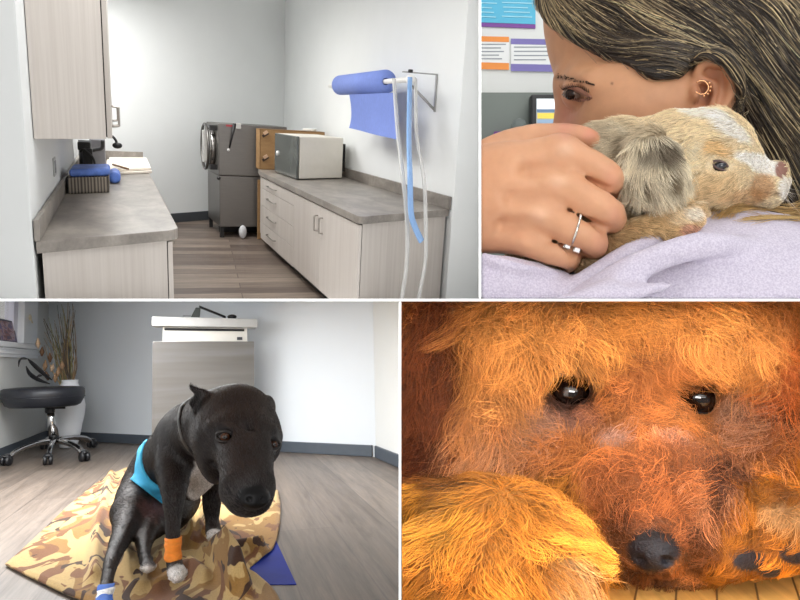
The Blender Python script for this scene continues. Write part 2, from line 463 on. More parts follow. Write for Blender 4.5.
def fur(name, v, q, N, n, rng, dirf, lenf, colf, rad, mat, off, parent, K=6, lift=.45, clump=.5, nclump=None, wave=.12, wscale=120, jitter=.25, dens=None, droop=0.0, taper=.85, cvar=0.0):
    """Fur over a quad mesh. dirf(P, N): lie of the coat; lenf(P): length; colf(P, r): colour per strand."""
    P, nn, _ = sample_surface(v, q, N, n, rng, dens)
    d = dirf(P, nn); d = d + jitter * rng.normal(size=d.shape) * .5 + .5 * jitter * np.stack([vnoise(P, wscale * .6, 11 + i) for i in range(3)], 1)
    d = unit(d - (d * nn).sum(1)[:, None] * nn); L = lenf(P) * (.7 + .5 * rng.random(n))
    t = np.linspace(0, 1, K)[None, :, None]; Lc = L[:, None, None]
    S_ = P[:, None, :] + Lc * (nn[:, None, :] * lift * (t - .45 * t * t) + d[:, None, :] * (t ** 1.15) * math.sqrt(max(0.05, 1 - .3 * lift * lift)))
    bn = np.cross(d, nn); ph = 3.0 * vnoise(P, wscale, 21); am = wave * (1 + .6 * rng.normal(size=n))
    S_ = S_ + (bn * am[:, None])[:, None, :] * Lc * np.sin(t * 4.2 + ph[:, None, None]) * t + (nn * am[:, None] * .6)[:, None, :] * Lc * np.sin(t * 4.8 + 1.7 * ph[:, None, None] + 1) * t
    S_[:, :, 2] -= droop * (L[:, None] * t[:, :, 0] ** 2)
    if clump > 0:
        from mathutils import kdtree
        M = nclump or max(20, n // 14); ci = rng.choice(n, min(M, n), replace=False); kd = kdtree.KDTree(len(ci))
        for j, i in enumerate(ci): kd.insert(P[i], j)
        kd.balance(); near = np.array([ci[kd.find(p)[1]] for p in P])
        C_ = S_[near] - S_[near][:, :1] + P[near][:, None, :]
        wgt = clump * t ** 1.3 * (.6 + .4 * rng.random((n, 1, 1))); S_ = S_ * (1 - wgt) + (C_[:, :, :] + (P - P[near])[:, None, :] * (1 - t * .85)) * wgt
    rr = np.linspace(1, 1 - taper, K)[None, :] * rad * (.7 + .6 * rng.random((n, 1))); cc = colf(P, rng)
    if cvar and clump > 0: cc = cc * np.exp(cvar * rng.normal(size=n))[near][:, None]
    return hairs(name, S_, rr, cc, mat, off, parent)
def rgb3(h): return np.array(rgb(h)[:3])
def smoothstep(a, b, x): t = np.clip((x - a) / (b - a), 0, 1); return t * t * (3 - 2 * t)
# ------------------------------------------------------------------ camera, dividers, world
cam = bpy.data.objects.new('camera', bpy.data.cameras.new('camera')); COL.objects.link(cam)
cam.location = (0, 0, CAMZ); cam.rotation_euler = (math.pi / 2, 0, 0)
cam.data.sensor_width = 36.0; cam.data.lens = F * 36.0 / 800.0; cam.data.clip_start = 0.02; cam.data.clip_end = 200
SC.camera = cam
SC.view_settings.view_transform = 'Standard'; SC.view_settings.look = 'None'
SC.cycles.max_bounces = 6; SC.cycles.transparent_max_bounces = 12
w = bpy.data.worlds.new('world'); SC.world = w; w.use_nodes = True
wn = w.node_tree; bg = wn.nodes['Background']; bg.inputs['Strength'].default_value = 0.5
tcw = wn.nodes.new('ShaderNodeTexCoord'); sepw = wn.nodes.new('ShaderNodeSeparateXYZ'); wn.links.new(tcw.outputs['Generated'], sepw.inputs[0])
rw = wn.nodes.new('ShaderNodeValToRGB'); rw.color_ramp.elements[0].position = 0.0; rw.color_ramp.elements[0].color = (0.75, 0.74, 0.72, 1)
rw.color_ramp.elements[1].position = 0.8; rw.color_ramp.elements[1].color = (1, 1, 1, 1)
wn.links.new(sepw.outputs['Z'], rw.inputs['Fac']); wn.links.new(rw.outputs['Color'], bg.inputs['Color'])
M_div = plain('white_divider', '#fdfdfd', 0.6, var=0.01, Emission_Color=(1, 1, 1, 1), Emission_Strength=0.0)
M_lip = emit_mat('white_emissive_edging', '#ffffff', 1.0)  # board edges are no lamps; emission added to keep them pure white
YN, YF = 0.10, 13.5           # the dividers run from close to the viewer to behind the deepest room
WORLD = Cell((400, 300), 400, 0.0, [])
def divider(name, p0, p1, half_px, lo_hi):
    """Thin upright or level board between two compartments, its front edge facing the viewer."""
    pass
t = 1.1 / F * YN                              # half thickness: thin white boards
def board(name, ux, zlo, zhi, label):
    d = Vector((ux - 400, F, 0)).normalized(); r = Vector((d.y, -d.x, 0))
    k0, k1 = YN / d.y, YF / d.y
    mb = MB(); a, b = d * k0, d * k1
    mb.prism([(a - r * t)[:2], (a + r * t)[:2], (b + r * t)[:2], (b - r * t)[:2]], zlo, zhi)
    o = struct(name, mb, M_div, WORLD, label)
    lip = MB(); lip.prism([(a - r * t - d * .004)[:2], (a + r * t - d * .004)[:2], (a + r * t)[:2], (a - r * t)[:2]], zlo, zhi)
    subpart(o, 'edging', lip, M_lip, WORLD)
board('trim_1', 480, t + .0002, 5.6, 'thin white upright divider between the treatment room and the woman')
board('trim_2', 400, -5.6, -t - .0002, 'thin white upright divider between the grey dog room and the red puppy')
mb = MB(); mb.prism([(-9, YN), (9, YN), (9, YF), (-9, YF)], -t, t)
o3 = struct('trim_3', mb, M_div, WORLD, 'thin white level divider across the middle')
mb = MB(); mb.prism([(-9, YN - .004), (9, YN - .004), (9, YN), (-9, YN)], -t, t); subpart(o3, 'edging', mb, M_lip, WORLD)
# ================================================================== ROOM 1 (top left): treatment room
def build_tl():
    C = TL; H = .9
    P = C.on_z
    def V(p, z): return Vector((p[0], p[1], z))
    # ---- materials
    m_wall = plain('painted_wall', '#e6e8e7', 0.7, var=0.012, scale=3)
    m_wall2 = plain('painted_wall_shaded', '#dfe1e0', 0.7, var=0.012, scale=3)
    def laminate():
        m, nt, b = new_mat('pale_wood_laminate')
        v = coords(nt, (60, 60, 1.2)); f = noise(nt, v, 1.0, 5, 0.6)
        v2 = coords(nt, (9, 9, .4)); g = noise(nt, v2, 1.0, 2)
        c1 = ramp(nt, f, [(0.3, '#bdb5ae'), (0.55, '#c6bfb8'), (0.75, '#cbc4bd')])
        c2 = ramp(nt, g, [(0.3, (0.93, 0.92, 0.91, 1)), (0.7, (1, 1, 1, 1))])
        nt.links.new(mixc(nt, 1.0, c1, c2, 'MULTIPLY'), b.inputs['Base Color']); b.inputs['Roughness'].default_value = 0.5
        return m
    m_lam = laminate()
    def stone():
        m, nt, b = new_mat('grey_laminate_worktop')
        v = coords(nt, (1, .5, 1)); f = noise(nt, v, 5, 6, 0.65, 0.4); g = noise(nt, coords(nt), 40, 4)
        c1 = ramp(nt, f, [(0.3, '#716a64'), (0.5, '#8c857d'), (0.7, '#a59d94')])
        c2 = ramp(nt, g, [(0.3, (0.9, 0.9, 0.9, 1)), (0.7, (1.05, 1.05, 1.05, 1))])
        nt.links.new(mixc(nt, 1.0, c1, c2, 'MULTIPLY'), b.inputs['Base Color']); b.inputs['Roughness'].default_value = 0.38
        return m
    m_top = stone()
    def planks():
        m, nt, b = new_mat('vinyl_plank_floor')
        v = coords(nt, (1, 1, 1), (0, 0, R_(6)))
        br = node(nt, 'ShaderNodeTexBrick'); nt.links.new(v, br.inputs['Vector'])
        br.inputs['Scale'].default_value = 1.0; br.inputs['Brick Width'].default_value = 1.3; br.inputs['Row Height'].default_value = .2
        br.inputs['Mortar Size'].default_value = .004; br.inputs['Color1'].default_value = rgb('#5d5048'); br.inputs['Color2'].default_value = rgb('#8b7d70'); br.inputs['Mortar'].default_value = rgb('#4f453d')
        f = noise(nt, coords(nt, (1.2, 14, 1), (0, 0, R_(6))), 1.6, 6, 0.65)
        c2 = ramp(nt, f, [(0.3, (0.62, 0.6, 0.58, 1)), (0.55, (1.0, 1.0, 1.0, 1)), (0.75, (1.3, 1.28, 1.25, 1))])
        nt.links.new(mixc(nt, 1.0, br.outputs['Color'], c2, 'MULTIPLY'), b.inputs['Base Color']); b.inputs['Roughness'].default_value = 0.45
        return m
    m_floor = planks()
    def steel(name, col='#8d8a86', rough=0.3):
        m, nt, b = new_mat(name)
        f = noise(nt, coords(nt, (3, 3, 60)), 2.0, 4)
        nt.links.new(ramp(nt, f, [(0.3, tuple(x * .9 for x in rgb(col)[:3]) + (1,)), (0.7, rgb(col))]), b.inputs['Base Color'])
        b.inputs['Metallic'].default_value = 0.85; b.inputs['Roughness'].default_value = rough; return m
    m_steel = steel('brushed_steel', '#7d7975', .36); m_chrome = plain('satin_nickel', '#a8a39c', 0.3, 1.0, var=.02)
    m_dsteel = plain('steel_door', '#6f6c69', 0.3, 0.8, var=.05)
    m_black = plain('black_rubber', '#1b1a1b', 0.5, var=.1); m_base = plain('dark_vinyl_base', '#43464b', 0.5, var=.04)
    m_gap = plain('shadow_gap_edge', '#3a3530', 0.7, var=.1)
    # ---- key points
    L0, L1 = P(40.5, 241.5, H), P(179, 229.5, H)
    LF = P(142, 160.5, H)
    xl, xr = L0.x, L1.x
    R0, R1 = P(360, 217, H), P(447, 209.5, H)
    Wx = R1.x + .03                                # right wall face
    xw = xl - .03                                  # left wall face
    RF = P(259.5, 170.0, H)
    B0, B1 = P(180, 222.0, 0), Vector((Wx, 11.3, 0))     # foot of the back wall
    eb = (B1 - B0).normalized()
    def back(x): return B0 + eb * ((x - B0.x) / eb.x)
    # ---- setting
    ny = 1.2
    fl = MB(); fl.prism([(-2.6, ny), (3.6, ny), (3.6, 14), (-2.6, 14)], -.06, 0)
    struct('floor', fl, m_floor, C, 'grey brown wood plank floor', clip=True)
    bw = MB(); q0, q1 = back(xw - .2), back(Wx + .2); n = Vector((-eb.y, eb.x, 0)) * .12
    bw.prism([q0[:2], q1[:2], (q1 + n)[:2], (q0 + n)[:2]], 0, 4.2)
    struct('wall_back', bw, m_wall, C, 'white back wall', clip=True)
    yl = L0.y - .03; e_l = (L1 - L0).normalized()
    bwl = back(xw)
    lw = MB(); lw.prism([(xw - 1.7, yl - .05), (xw, yl), (xw, bwl.y + .02), (xw - .25, bwl.y + .02), (xw - .25, yl + .4), (xw - 1.7, yl + .35)], 0, 4.2)
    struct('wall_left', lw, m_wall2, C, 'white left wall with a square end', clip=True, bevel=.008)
    e_r = (R1 - R0).normalized(); yr = R1.y - .04
    rw_ = MB(); bwr = back(Wx)
    rw_.prism([(Wx, yr), (Wx + 1.4, yr + .05), (Wx + 1.4, yr + .5), (Wx + .25, yr + .5), (Wx + .25, bwr.y + .02), (Wx, bwr.y + .02)], 0, 4.2)
    struct('wall_right', rw_, m_wall, C, 'white right wall', clip=True, bevel=.008)
    bb = MB(); k0, k1 = back(xr - .3), back(Wx - .01); n2 = Vector((eb.y, -eb.x, 0)) * .02
    bb.prism([k0[:2], (k0 + n2)[:2], (k1 + n2)[:2], k1[:2]], .001, .13)
    struct('baseboard_back', bb, m_base, C, 'dark vinyl baseboard along the back wall')
    # ---- left run: base cabinet, worktop, wall cabinet
    t = .06
    def plan(x0, x1, o, d, yf):                    # front edge along d from o, straight sides to depth yf
        a = o + d * ((x0 - o.x) / d.x); b = o + d * ((x1 - o.x) / d.x); return [a[:2], b[:2], (x1, yf), (x0, yf)]
    yfl = 9.4
    T = Thing('worktop', 'long grey stone-look worktop on the left with a splashback along the wall', 'countertop', C, V(L0, H - t))
    mb = MB(); po = plan(xl - .02, xr, L0, e_l, yfl)
    # rounded front right corner
    c = Vector(po[1]); rr = .09; pts = [po[0]]
    a_ = c - Vector((e_l.x, e_l.y)) * rr; b_ = c + Vector((0, rr))
    for i in range(7):
        s = i / 6; pts.append(((1 - s) ** 2 * a_ + 2 * s * (1 - s) * c + s * s * b_)[:])
    pts += [po[2], po[3]]
    mb.prism(pts, H - t, H); T.part('worktop_slab', mb, m_top, clip=True, bevel=.006)
    mb = MB(); mb.prism(plan(xl - .025, xl, L0, e_l, yfl), H + .001, H + .105); T.part('splashback', mb, m_top, bevel=.004)
    mb = MB(); mb.prism([(xl, yfl), (xr, yfl), (xr, yfl + .03), (xl, yfl + .03)], H - t, H + .115); T.part('end_splashback', mb, m_top, bevel=.004)
    T = Thing('base_cabinet', 'pale wood base cabinet under the left worktop seen from its end', 'cabinet', C, (xl, L0.y, 0))
    off = Vector((e_l.y, -e_l.x, 0)) * -.035
    o2 = L0 + off
    mb = MB(); mb.prism(plan(xl, xr - .0675, o2, e_l, yfl), .1, H - t - .001); T.part('carcass', mb, m_lam, clip=True)
    mb = MB(); mb.prism(plan(xr - .0675, xr - .062, o2 + off * .5, e_l, yfl), .1, H - t - .001); T.part('door_gap', mb, m_gap, clip=True)
    dz = (yfl - L0.y) / 4
    for i in range(4):
        y0 = L0.y + .06 + i * dz
        mb = MB()
        if i == 0: mb.prism(plan(xr - .062, xr - .035, o2, e_l, y0 + dz - .07), .12, H - t - .012)
        else: mb.prism([(xr - .062, y0), (xr - .035, y0), (xr - .035, y0 + dz - .01), (xr - .062, y0 + dz - .01)], .12, H - t - .012)
        d = T.part('door', mb, m_lam, clip=True, bevel=.002)
    # wall cabinet
    zu = 1.57 + C.ray(34, 139).z * (xw + .004) / C.ray(34, 139).x
    U0, U1 = C.on_z(34, 139, zu), C.on_z(106.3, 139, zu)
    ux0, ux1 = xw + .004, U1.x; uy = U1.y; UY = uy + 3.4
    T = Thing('wall_cabinet', 'pale wood wall cabinet hung high on the left wall above the worktop', 'cabinet', C, (ux0, uy, zu))
    mb = MB(); mb.prism([(U0.x, U0.y), (ux1, uy), (ux1, UY), (ux0, UY)], zu, zu + 1.25); T.part('carcass', mb, m_lam, clip=True, bevel=.003)
    mb = MB(); mb.prism([(ux1, uy + .015), (ux1 + .006, uy + .015), (ux1 + .006, UY), (ux1, UY)], zu + .01, zu + 1.24); T.part('door_gap', mb, m_gap)
    nd = 4; dd = (UY - uy) / nd
    for i in range(nd):
        y0 = uy + i * dd; mb = MB()
        mb.prism([(ux1 + .006, y0 + .003), (ux1 + .032, y0 + .003), (ux1 + .032, y0 + dd - .004), (ux1 + .006, y0 + dd - .004)], zu + .004, zu + 1.246)
        d = T.part('door', mb, m_lam, bevel=.002)
        hy = y0 + (.1 if i % 2 else dd - .1)
        xh = ux1 + .032
        mb = MB(); mb.tube(smooth_path([(xh, hy, zu + .05), (xh + .04, hy, zu + .055), (xh + .045, hy, zu + .07), (xh + .045, hy, zu + .16), (xh + .04, hy, zu + .175), (xh, hy, zu + .18)], 4), .007, 8)
        T.part('handle', mb, m_chrome, parent=d, label='satin nickel bow handle')
    # ---- right run
    yfr = 8.85; yfc = 8.42
    t2 = .055
    xf = R0.x
    Rc = P(362, 222.5, H - t2)
    T = Thing('worktop', 'grey stone-look worktop on the right with the paper roll and white oven above it', 'countertop', C, V(R0, H - t2))
    po = plan(xf, Wx - .005, R0, e_r, yfr)
    c = Vector(po[0]); rr = .07; a_ = c + Vector((0, rr)); b_ = c + Vector((e_r.x, e_r.y)) * rr; pts = []
    for i in range(7):
        s = i / 6; pts.append(((1 - s) ** 2 * a_ + 2 * s * (1 - s) * c + s * s * b_)[:])
    mb = MB(); mb.prism(pts + [po[1], po[2], (xf + .06, yfr), (xf, yfc)], H - t2, H); T.part('worktop_slab', mb, m_top, clip=True, bevel=.005)
    mb = MB(); mb.prism([(Wx - .028, R1.y - .015), (Wx - .002, R1.y - .015), (Wx - .002, yfr), (Wx - .028, yfr)], H + .001, H + .105); T.part('splashback', mb, m_top, bevel=.004)
    T = Thing('base_cabinet', 'pale wood base cabinet with four drawers and two doors under the right worktop', 'cabinet', C, (xf, R0.y, 0))
    o3 = R0 + Vector((-e_r.y, e_r.x, 0)) * .03
    fx = xf + .035                                  # cabinet front plane
    mb = MB(); cp = plan(fx + .006, Wx - .02, o3, e_r, yfr - .01); mb.prism([cp[0], cp[1], cp[2], (xf + .09, yfr - .01), (fx + .006, yfc - .01)], .1, H - t2 - .001); T.part('carcass', mb, m_lam, clip=True)
    mb = MB(); pp = plan(fx + .0005, fx + .0055, o3 + Vector((0, .01, 0)), e_r, yfc - .01); mb.prism(pp, .11, H - t2 - .003); T.part('door_gap', mb, m_gap, clip=True)
    mb = MB(); mb.prism([(fx + .07, R0.y + .1), (Wx - .05, R0.y + .1), (Wx - .05, yfr - .02), (fx + .2, yfr - .02), (fx + .07, yfc - .05)], .002, .099); T.part('toe_kick', mb, m_black, clip=True)
    yd = C.on_x(296, 200, fx).y; ym = C.on_x(322.5, 215, fx).y; yn = R0.y + .05
    zt, zb = H - t2 - .012, .1
    def front(y0, y1, z0, z1):
        mb = MB(); mb.prism([(fx - .02, y0), (fx, y0), (fx, y1), (fx - .02, y1)], z0, z1); return mb
    def bow(y, z, dy, dzv, r=.006):
        a = Vector((fx - .02, y, z)); d = Vector((0, dy, dzv)) / 2; o = Vector((-.032, 0, 0))
        mb = MB(); mb.tube(smooth_path([a - d, a - d * .97 + o * .8, a - d * .8 + o, a + d * .8 + o, a + d * .97 + o * .8, a + d], 4), r, 8); return mb
    h1 = zt - C.on_x(260, 190.5, fx).z
    cuts = [zt, zt - .125, zt - .33, zt - .535, zb]
    for i in range(4):
        d = T.part('drawer', front(yd + .004, yfc - .015, cuts[i + 1] + .004, cuts[i]), m_lam, clip=True, bevel=.002)
        T.part('handle', bow(yd + (yfc - yd) * .6, (cuts[i] + cuts[i + 1]) / 2 + (.0 if i == 0 else .02), .42, 0), m_chrome, parent=d, label='satin nickel bow handle')
    for y0, y1, hy in ((ym + .003, yd - .003, ym + .075), (yn, ym - .003, ym - .085)):
        d = T.part('door', front(y0, y1, zb + .01, zt), m_lam, clip=True, bevel=.002)
        T.part('handle', bow(hy, zt - .155, 0, .13), m_chrome, parent=d, label='satin nickel bow handle')
    # ---- white oven with dark glass front
    A, B, Cc = P(274, 172.3, H), P(296.5, 180.3, H), P(342, 178.9, H); D = A + Cc - B
    ztop = C.on_y(297, 136.5, B.y).z
    T = Thing('countertop_oven', 'white countertop oven with dark glass front on the right worktop', 'oven', C, V((A + Cc) / 2, H))
    up = Vector((0, 0, ztop - H - .012)); base = Vector((0, 0, .012))
    ax, by = (B - A), (Cc - B)
    mb = MB(); mb.slab(A + base + by * .06, ax, by * .94, up); T.part('body', mb, plain('cream_enamel', '#e4ded2', .45, var=.015), bevel=.012)
    mb = MB(); mb.slab(A + base + ax * .02 + by * .0, ax * .96, by * .055, up); g = T.part('door', mb, plain('smoked_glass', '#5f6360', .12, var=.15, scale=4, spec=.9), bevel=.006, label='dark smoked glass door')
    zc = A + ax * .18 + up * .5 + base
    nrm = Vector((ax.y, -ax.x, 0)).normalized();
    if nrm.dot(by) > 0: nrm = -nrm
    mb = MB(); mb.lathe([(.001, .016), (.028, .014), (.03, 0)], zc, nrm, 20); T.part('knob', mb, plain('white_plastic', '#efefec', .4), parent=g)
    for s_, r_ in ((.1, .1), (.9, .1), (.1, .9), (.9, .9)):
        mb = MB(); mb.lathe([(.02, .001), (.02, .012)], A + ax * s_ + by * r_, (0, 0, 1), 10); T.part('foot', mb, m_black)
    # coiled hose behind the oven
    pc = Cc + (D - Cc) * .25 + Vector((.05, 0, 0)); yb = pc.y
    path = [C.on_y(u, v, yb) for u, v in ((342.5, 144), (346.5, 149), (345.5, 155), (344.2, 158), (347, 163), (347, 168), (345.5, 170), (344.5, 171.5))]
    path = [Vector((min(p.x + .02, Wx - .05), p.y, max(p.z, H + .03))) for p in path]; mb = MB(); mb.tube(smooth_path(path, 5), .018, 8)
    single('black_cable', mb, m_black, 'black cable hanging behind the white oven', 'cable', C)
    # ---- cardboard box behind the oven, tape roll on it
    m_card = plain('cardboard', '#9a7850', .8, var=.12, scale=9, stretch=(1, 1, 4))
    yb0 = P(258.5, 169.5, H).y - .12
    a = C.on_z(259, 171.2, H); b2 = C.on_z(273.5, 172.5, H)
    # carton sits just behind the oven
    a = Vector((xf + .02, A.y + .12, H)); b2 = Vector((C.on_y(273.7, 150, A.y + .1).x, A.y + .10, H))
    wdir = Vector((C.on_y(331, 130, A.y + .35).x, A.y + .35, H))
    zc_ = C.on_y(262, 128.5, a.y).z
    T = Thing('cardboard_box', 'open brown cardboard box standing behind the white oven', 'box', C, V(a, H))
    ybx = max(A.y, D.y) + .05; a = Vector((C.on_y(259.8, 150, ybx).x, ybx, H)); b2 = Vector((min(C.on_y(331, 150, ybx).x, Wx - .08), ybx, H)); zc_ = C.on_y(262, 129, ybx).z
    side = b2 - a; dep = Vector((0, .24, 0)); hh = Vector((0, 0, zc_ - H - .002))
    o_ = a + Vector((0, 0, .002))
    mb = MB(); th = .012
    mb.slab(o_, side, Vector((0, th, 0)), hh); mb.slab(o_ + dep, side, Vector((0, th, 0)), hh)
    mb.slab(o_, dep, Vector((0.012, 0, 0)), hh); mb.slab(o_ + side, dep, Vector((0.012, 0, 0)), hh); mb.slab(o_, side, dep, Vector((0, 0, .01)))
    mb.slab(o_ + hh - Vector((0, 0, .01)), side, dep, Vector((0, 0, .01)))
    T.part('carton', mb, m_card)
    for vv, uu in ((133, 265), (157, 265)):
        p = C.on_y(uu, vv, a.y - .022); mb = MB()
        mb.slab(p + Vector((-.04, 0, -.03)), Vector((.07, 0, .045)), Vector((.018, 0, -.025)), Vector((0, -.02, 0))); T.part('clip', mb, plain('dark_clip', '#3b2a20', .6))
        mb = MB(); mb.slab(p + Vector((-.03, -.02, .005)), Vector((.045, 0, .03)), Vector((.02, 0, -.03)), Vector((0, -.012, 0))); T.part('label_tag', mb, plain('kraft_tag', '#c9a587', .7))
    pr = a + side * .7 + dep * .45 + hh; pr.z += .003
    pr = Vector((C.on_y(310, 131, ybx + .1).x, ybx + .12, zc_ + .002))
    mb = MB(); mb.lathe([(.05, 0), (.085, 0), (.085, .03), (.05, .03), (.05, 0)], pr, (0, 0, 1), 28); single('tape_roll', mb, plain('white_tape', '#e9e7e1', .5), 'white tape roll lying on the brown cardboard box', 'tape', C)
    # flattened cardboard behind the counter end, and a white bag on the floor by it
    ye = yfr + .02
    p0 = C.on_z(257.2, 251, 0); p0 = C.on_y(257.5, 249, ye); p1 = C.on_y(264, 180, ye)
    mb = MB(); mb.prism([(p0.x, ye), (p0.x + .3, ye), (p0.x + .3, ye + .03), (p0.x, ye + .03)], .004, p1.z)
    single('cardboard_sheet', mb, m_card, 'brown cardboard sheet stood upright behind the drawer end of the cabinet', 'cardboard', C)
    # ---- autoclave on a stand
    G = C.on_y(219.3, 240, 9.02); G.z = 0; G2 = C.on_y(207.5, 226.5, 9.95)
    ex = Vector((1, -.04, 0)).normalized(); W = 1.0
    ey = Vector((G2.x - G.x, G2.y - G.y, 0)); Dp = ey.length; ey.normalize()
    if G.y + ey.y * Dp > back(G2.x).y - .1: Dp *= (back(G2.x).y - .12 - G.y) / (ey.y * Dp)
    zb_ = C.on_y(219, 227, G.y).z; zm = C.on_y(219, 176, G.y).z; zt_ = C.on_y(219, 123.5, G.y).z
    xr_ = C.on_y(286.5, 124, G.y).x; W = (xr_ - G.x) / ex.x
    T = Thing('autoclave', 'large stainless steel autoclave on a steel stand in the back corner', 'autoclave', C, (G.x, G.y, 0))
    o_ = Vector((G.x, G.y, 0))
    mb = MB(); mb.slab(o_ + Vector((0, 0, zm + .006)), ex * W, ey * Dp, Vector((0, 0, zt_ - zm - .006))); body = T.part('chamber_housing', mb, m_steel, bevel=.012)
    mb = MB(); mb.slab(o_ + Vector((0, 0, zb_)) + ex * .01 + ey * .01, ex * (W - .02), ey * (Dp - .02), Vector((0, 0, zm - zb_))); T.part('stand_panel', mb, m_steel, bevel=.01)
    for i, j in ((.02, .02), (.94, .02), (.02, .92), (.94, .92)):
        mb = MB(); mb.slab(o_ + ex * W * i + ey * Dp * j + Vector((0, 0, .002)), ex * .045, ey * .045, Vector((0, 0, zb_ - .002))); T.part('leg', mb, m_black)
    mb = MB(); mb.slab(o_ + ex * .08 + ey * (Dp * .5) + Vector((0, 0, zb_ - .14)), ex * (W - .16), ey * .05, Vector((0, 0, .1))); T.part('crossbar', mb, m_black)
    # round door on the left face
    nl = Vector((-ey.y, ey.x, 0)); nl = -nl if nl.x > 0 else nl
    cz = (zm + zt_) / 2 + .02; cd = o_ + ey * Dp * .45 + Vector((0, 0, cz)); rd = min(Dp * .44, .25)
    mb = MB(); mb.lathe([(rd * 1.0, 0), (rd * 1.0, .05), (rd * .9, .075), (rd * .75, .08), (rd * .70, .06), (rd * .3, .07), (.001, .075)], cd, nl, 40)
    dr = T.part('door', mb, plain('polished_door', '#a5a29e', .22, .9, var=.05), label='round polished steel door')
    mb = MB(); mb.tube([cd + nl * .1 + (ey * math.cos(a) + Vector((0, 0, 1)) * math.sin(a)) * rd * 1.12 for a in np.linspace(0, 2 * math.pi, 33)[:-1]], .018, 8, closed=True); T.part('door_ring', mb, m_dsteel, parent=dr)
    mb = MB(); mb.slab(cd + nl * .08 + Vector((0, 0, -.2)) - ey * .05, ey * .1, nl * .05, Vector((0, 0, .4))); T.part('door_handle', mb, plain('pale_steel', '#d6d4d0', .3, .6), parent=dr, bevel=.01)
    for zz in (-.24, .24):
        mb = MB(); mb.slab(cd + Vector((0, 0, zz - .03)) - ey * (rd * 1.15), ey * .09, nl * .08, Vector((0, 0, .06))); T.part('hinge', mb, m_black, parent=dr)
    # badge and pull handle on the big side
    fy = -Vector((-ex.y, ex.x, 0)) * .006
    p = C.on_y(226, 126.5, G.y - .02); mb = MB(); mb.slab(p, ex * .1, fy, Vector((0, 0, .022))); T.part('badge', mb, plain('red_badge', '#a3303a', .5), parent=body)
    pa, pb = C.on_y(234.5, 123.5, G.y - .05), C.on_y(229.5, 148, G.y - .05)
    mb = MB(); mb.tube([pa, pa * .5 + pb * .5, pb], [.02, .014, .008], 8); T.part('lever', mb, m_black, parent=body)
    mb = MB(); p = C.on_y(238.5, 126, G.y - .05); mb.box(p, (.06, .03, .07)); T.part('gauge', mb, plain('pale_gauge', '#b9b7b4', .4), parent=body, bevel=.008)
    p = C.on_y(228.5, 150, G.y - .03); mb = MB(); mb.ball(p, .018); T.part('lever_tip', mb, plain('pale_tip', '#c5c3c0', .4), parent=body)
    p = C.on_y(218.5, 178, G.y - .02); mb = MB(); mb.lathe([(.022, 0), (.022, .03), (.001, .034)], p, (0, -1, 0), 14); T.part('valve', mb, m_black, parent=body)
    # bag on floor
    pg = C.on_z(256.5, 251, 0); mb = MB()
    mb.ball(Vector((pg.x - .02, ye + .08, .086)), (.05, .04, .085), 14, 10); single('plastic_bag', mb, plain('white_bag', '#d5d6d8', .5, var=.1), 'small white bag on the floor beside the cardboard sheet', 'bag', C)
    # ---- paper roll on a wall bracket
    m_paper = plain('blue_paper', '#7a8fd6', .75, var=.05, scale=30, bmp=.15)
    m_white = plain('white_rod', '#eceae6', .4, var=.02)
    wp = C.on_x(436.5, 92, Wx); yk = wp.y
    zT = C.on_x(437.5, 74, Wx).z; zB = C.on_x(434.5, 112, Wx).z
    rod = C.on_y(404, 80, yk); xR, zR = rod.x, rod.z
    T = Thing('wall_bracket', 'grey triangular metal bracket screwed to the right wall holding the rod', 'bracket', C, (Wx, yk, zB))
    m_br = plain('grey_bracket', '#a9a8a6', .4, .5, var=.03)
    mb = MB(); mb.slab((Wx - .014, yk - .012, zB), (.013, 0, 0), (0, .024, 0), (0, 0, zT - zB)); T.part('wall_plate', mb, m_br, bevel=.003)
    xa = C.on_y(404, 72.5, yk).x; za = C.on_y(404, 72.5, yk).z
    mb = MB(); mb.slab((Wx - .014, yk - .012, zT - .01), (xa - Wx, 0, za - zT + .01), (0, .024, 0), (0, 0, .01)); T.part('arm', mb, m_br, bevel=.002)
    pd = C.on_y(412, 86, yk); mb = MB(); mb.tube([(Wx - .012, yk, zB + .02), tuple(pd)], .011, 8); T.part('brace', mb, m_br)
    # rod
    yn_, yf_ = C.on_x(416, 77, xR).y, C.on_x(327, 87, xR).y
    yn_ = yk - .22; yf_ = yk + 2.3
    def on_rod(u): d = C.ray(u, 80); return xR / d.x * d.y
    yA, yB = on_rod(386), on_rod(341)
    T = Thing('roll_rod', 'white rod carrying the blue paper roll under the bracket arm', 'rod', C, (xR, yk, zR))
    mb = MB(); mb.lathe([(.021, 0), (.021, on_rod(330) - (yk - .12))], (xR, yk - .12, zR), (0, 1, 0), 16); T.part('rod', mb, m_white)
    mb = MB(); mb.lathe([(.02, 0), (.036, .01), (.036, .04), (.02, .05)], (xR, yk - .16, zR), (0, 1, 0), 18); T.part('end_knob', mb, m_white)
    # the rod's screen slope: the roll hangs along the wall direction
    rr = .098; dr_ = (yB - yA)
    T = Thing('paper_roll', 'blue paper towel roll with a hanging sheet on the white rod', 'paper roll', C, (xR, yA, zR - rr))
    mb = MB(); mb.lathe([(.03, 0), (rr, 0), (rr, dr_), (.03, dr_), (.03, 0)], (xR, yA, zR), (0, 1, 0), 40); T.part('roll', mb, m_paper)
    rows = []; zl1 = C.on_x(394.0, 139.5, xR - rr * .3).z; zl2 = C.on_x(347, 128, xR).z
    hx = xR - rr * .3
    zt0 = zR - .02 - rr * .8
    d3 = C.ray(393.5, 120); yS0 = hx / d3.x * d3.y; d2 = C.ray(349, 100); yS1 = hx / d2.x * d2.y
